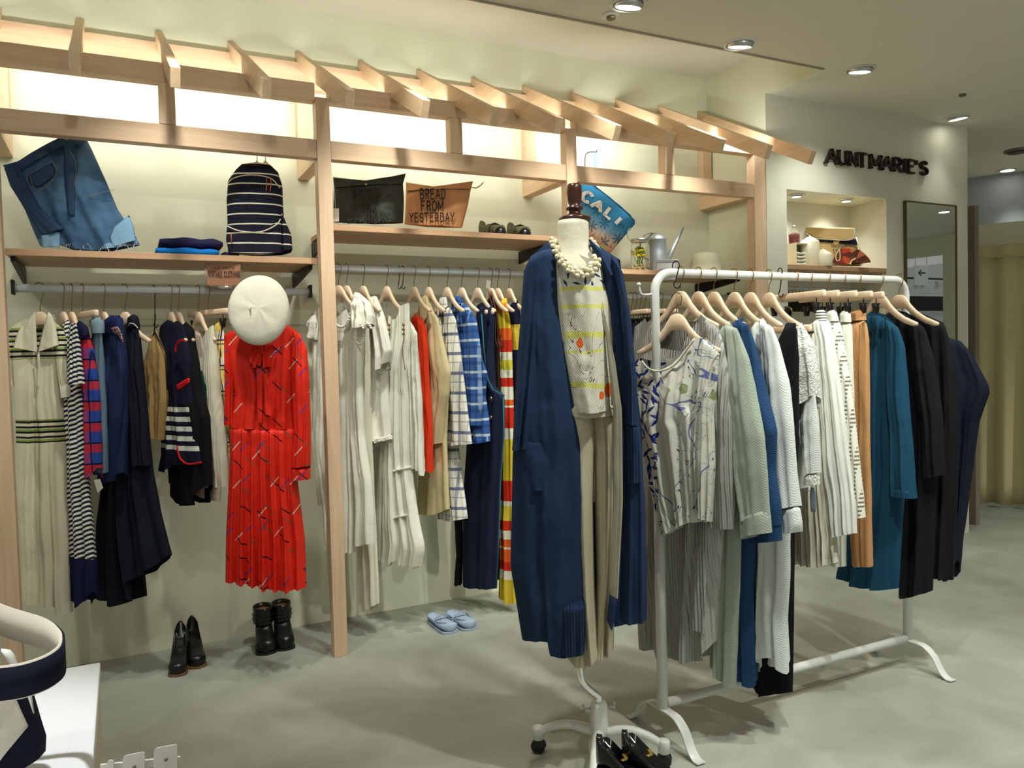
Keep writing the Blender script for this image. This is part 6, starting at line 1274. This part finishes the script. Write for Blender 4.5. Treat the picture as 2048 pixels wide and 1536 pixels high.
pq_ = Plane(atn(1690, 3.83), 80); t = thing('patchwork_purse', 'small brown and red patchwork purse with cream cord loop in the niche', 'purse', pq_.P)
def c_patch(b): 
    u, v = b.uv(); x, y, r_, g_, bl = b.voro(b.m('DIVIDE', u, .045), b.m('DIVIDE', v, .045), .8); return b.ramp(r_, [(.2, lin((110,66,42))), (.4, lin((176,140,92))), (.6, lin((190,60,44))), (.8, lin((90,50,40)))])
panel('purse_body', pq_, [(1682,497),(1700,497),(1720,500),(1730,508)], [(1664,526),(1700,529),(1742,524)], [(1670,508)], [(1738,516)], cloth('patch_fabric', (140,90,60), c_patch), t, th=.035, fold=(.002, 1), tt=1)
b = BM(); tube(b, smooth_path([pq_.px(x, y, .045) for x, y in [(1679,499),(1673,508),(1672,518),(1676,522),(1680,518),(1680,508),(1679,499)]], 4), .003, 6); obj('cord_loop', b, cloth('cream_trim', (222,214,184)), t)
b = BM(); tube(b, smooth_path([pq_.px(x, y, .05) for x, y in [(1712,517),(1704,521),(1700,529)]], 4), [.006]*8 + [.010], 10); obj('shell_charm', b, mat('cream_shell', (226,210,150), .4), t)

# ================================================================== what the mirror shows: the passage outside
def mir(x, y, Yv): q = ony(x, y, Yv); return Vector((q.x, 2*SW - q.y, q.z))
a1, a2 = mir(1826, 531, 9.5), mir(1853, 571, 9.5)
t = thing('guide_sign', 'white hanging guide sign with a left arrow, reflected in the mirror', 'sign', ((a1.x+a2.x)/2, a1.y, a2.z))
b = BM(); box(b, (a1.x, a1.y-.02, a2.z), (a2.x, a1.y, a1.z)); obj('sign_board', b, mat('white_far_wall', (225,230,228), .8), t, False)
cx_, cz_ = (a1.x+a2.x)/2, a1.z*.62 + a2.z*.38; b = BM()
prism(b, [Vector((cx_+x, a1.y+.002, cz_+z_)) for x, z_ in [(-.10,0),(-.02,.06),(0,.045),(-.05,.012),(.10,.012),(.10,-.012),(-.05,-.012),(0,-.045),(-.02,-.06)]], (0,.002,0)); obj('arrow', b, BLACKM, t, False)
for x in (a1.x+.03, a2.x-.03):
    b = BM(); tube(b, [(x, a1.y-.01, a1.z), (x, a1.y-.01, CZ)], .004, 6); obj('hanging_rod', b, BLACKM, t)
f1, f2 = mir(1800, 592, 11.5), mir(1884, 621, 11.5)
t = thing('dark_kiosk', 'black shop fascia above a bright counter, reflected in the mirror', 'shop front', ((f1.x+f2.x)/2, f1.y, 0))
b = BM(); box(b, (f1.x-1, f1.y-.3, f2.z), (f2.x+.5, f1.y, f1.z)); obj('fascia', b, BLACKM, t, False)
b = BM(); box(b, (f1.x-1, f1.y-.5, 0), (f2.x+.5, f1.y-.32, f2.z-.02)); obj('counter', b, mat('white_laminate', (232,234,236), .35), t, False)
k1, k2 = mir(1800, 556, 10), mir(1884, 556, 10)
t = thing('lighting_track', 'black lighting track with spot heads, reflected in the mirror', 'track lights', ((k1.x+k2.x)/2, k1.y, k1.z))
b = BM(); tube(b, [(k1.x-.5, k1.y, k1.z), (k2.x+.5, k1.y, k1.z)], .02, 6); obj('track', b, BLACKM, t)
for k in (.3, .45, .8):
    q = k1.lerp(k2, k) - Vector((0,0,.22)); b = BM(); lathe(b, q, [(.03,0),(.05,.08),(.05,.14),(.02,.15)], 14, (.2,.4,.8)); tube(b, [q + Vector((0,0,.1)), q + Vector((0,0,.22))], .008, 6); obj('spot_head', b, STEEL, t)
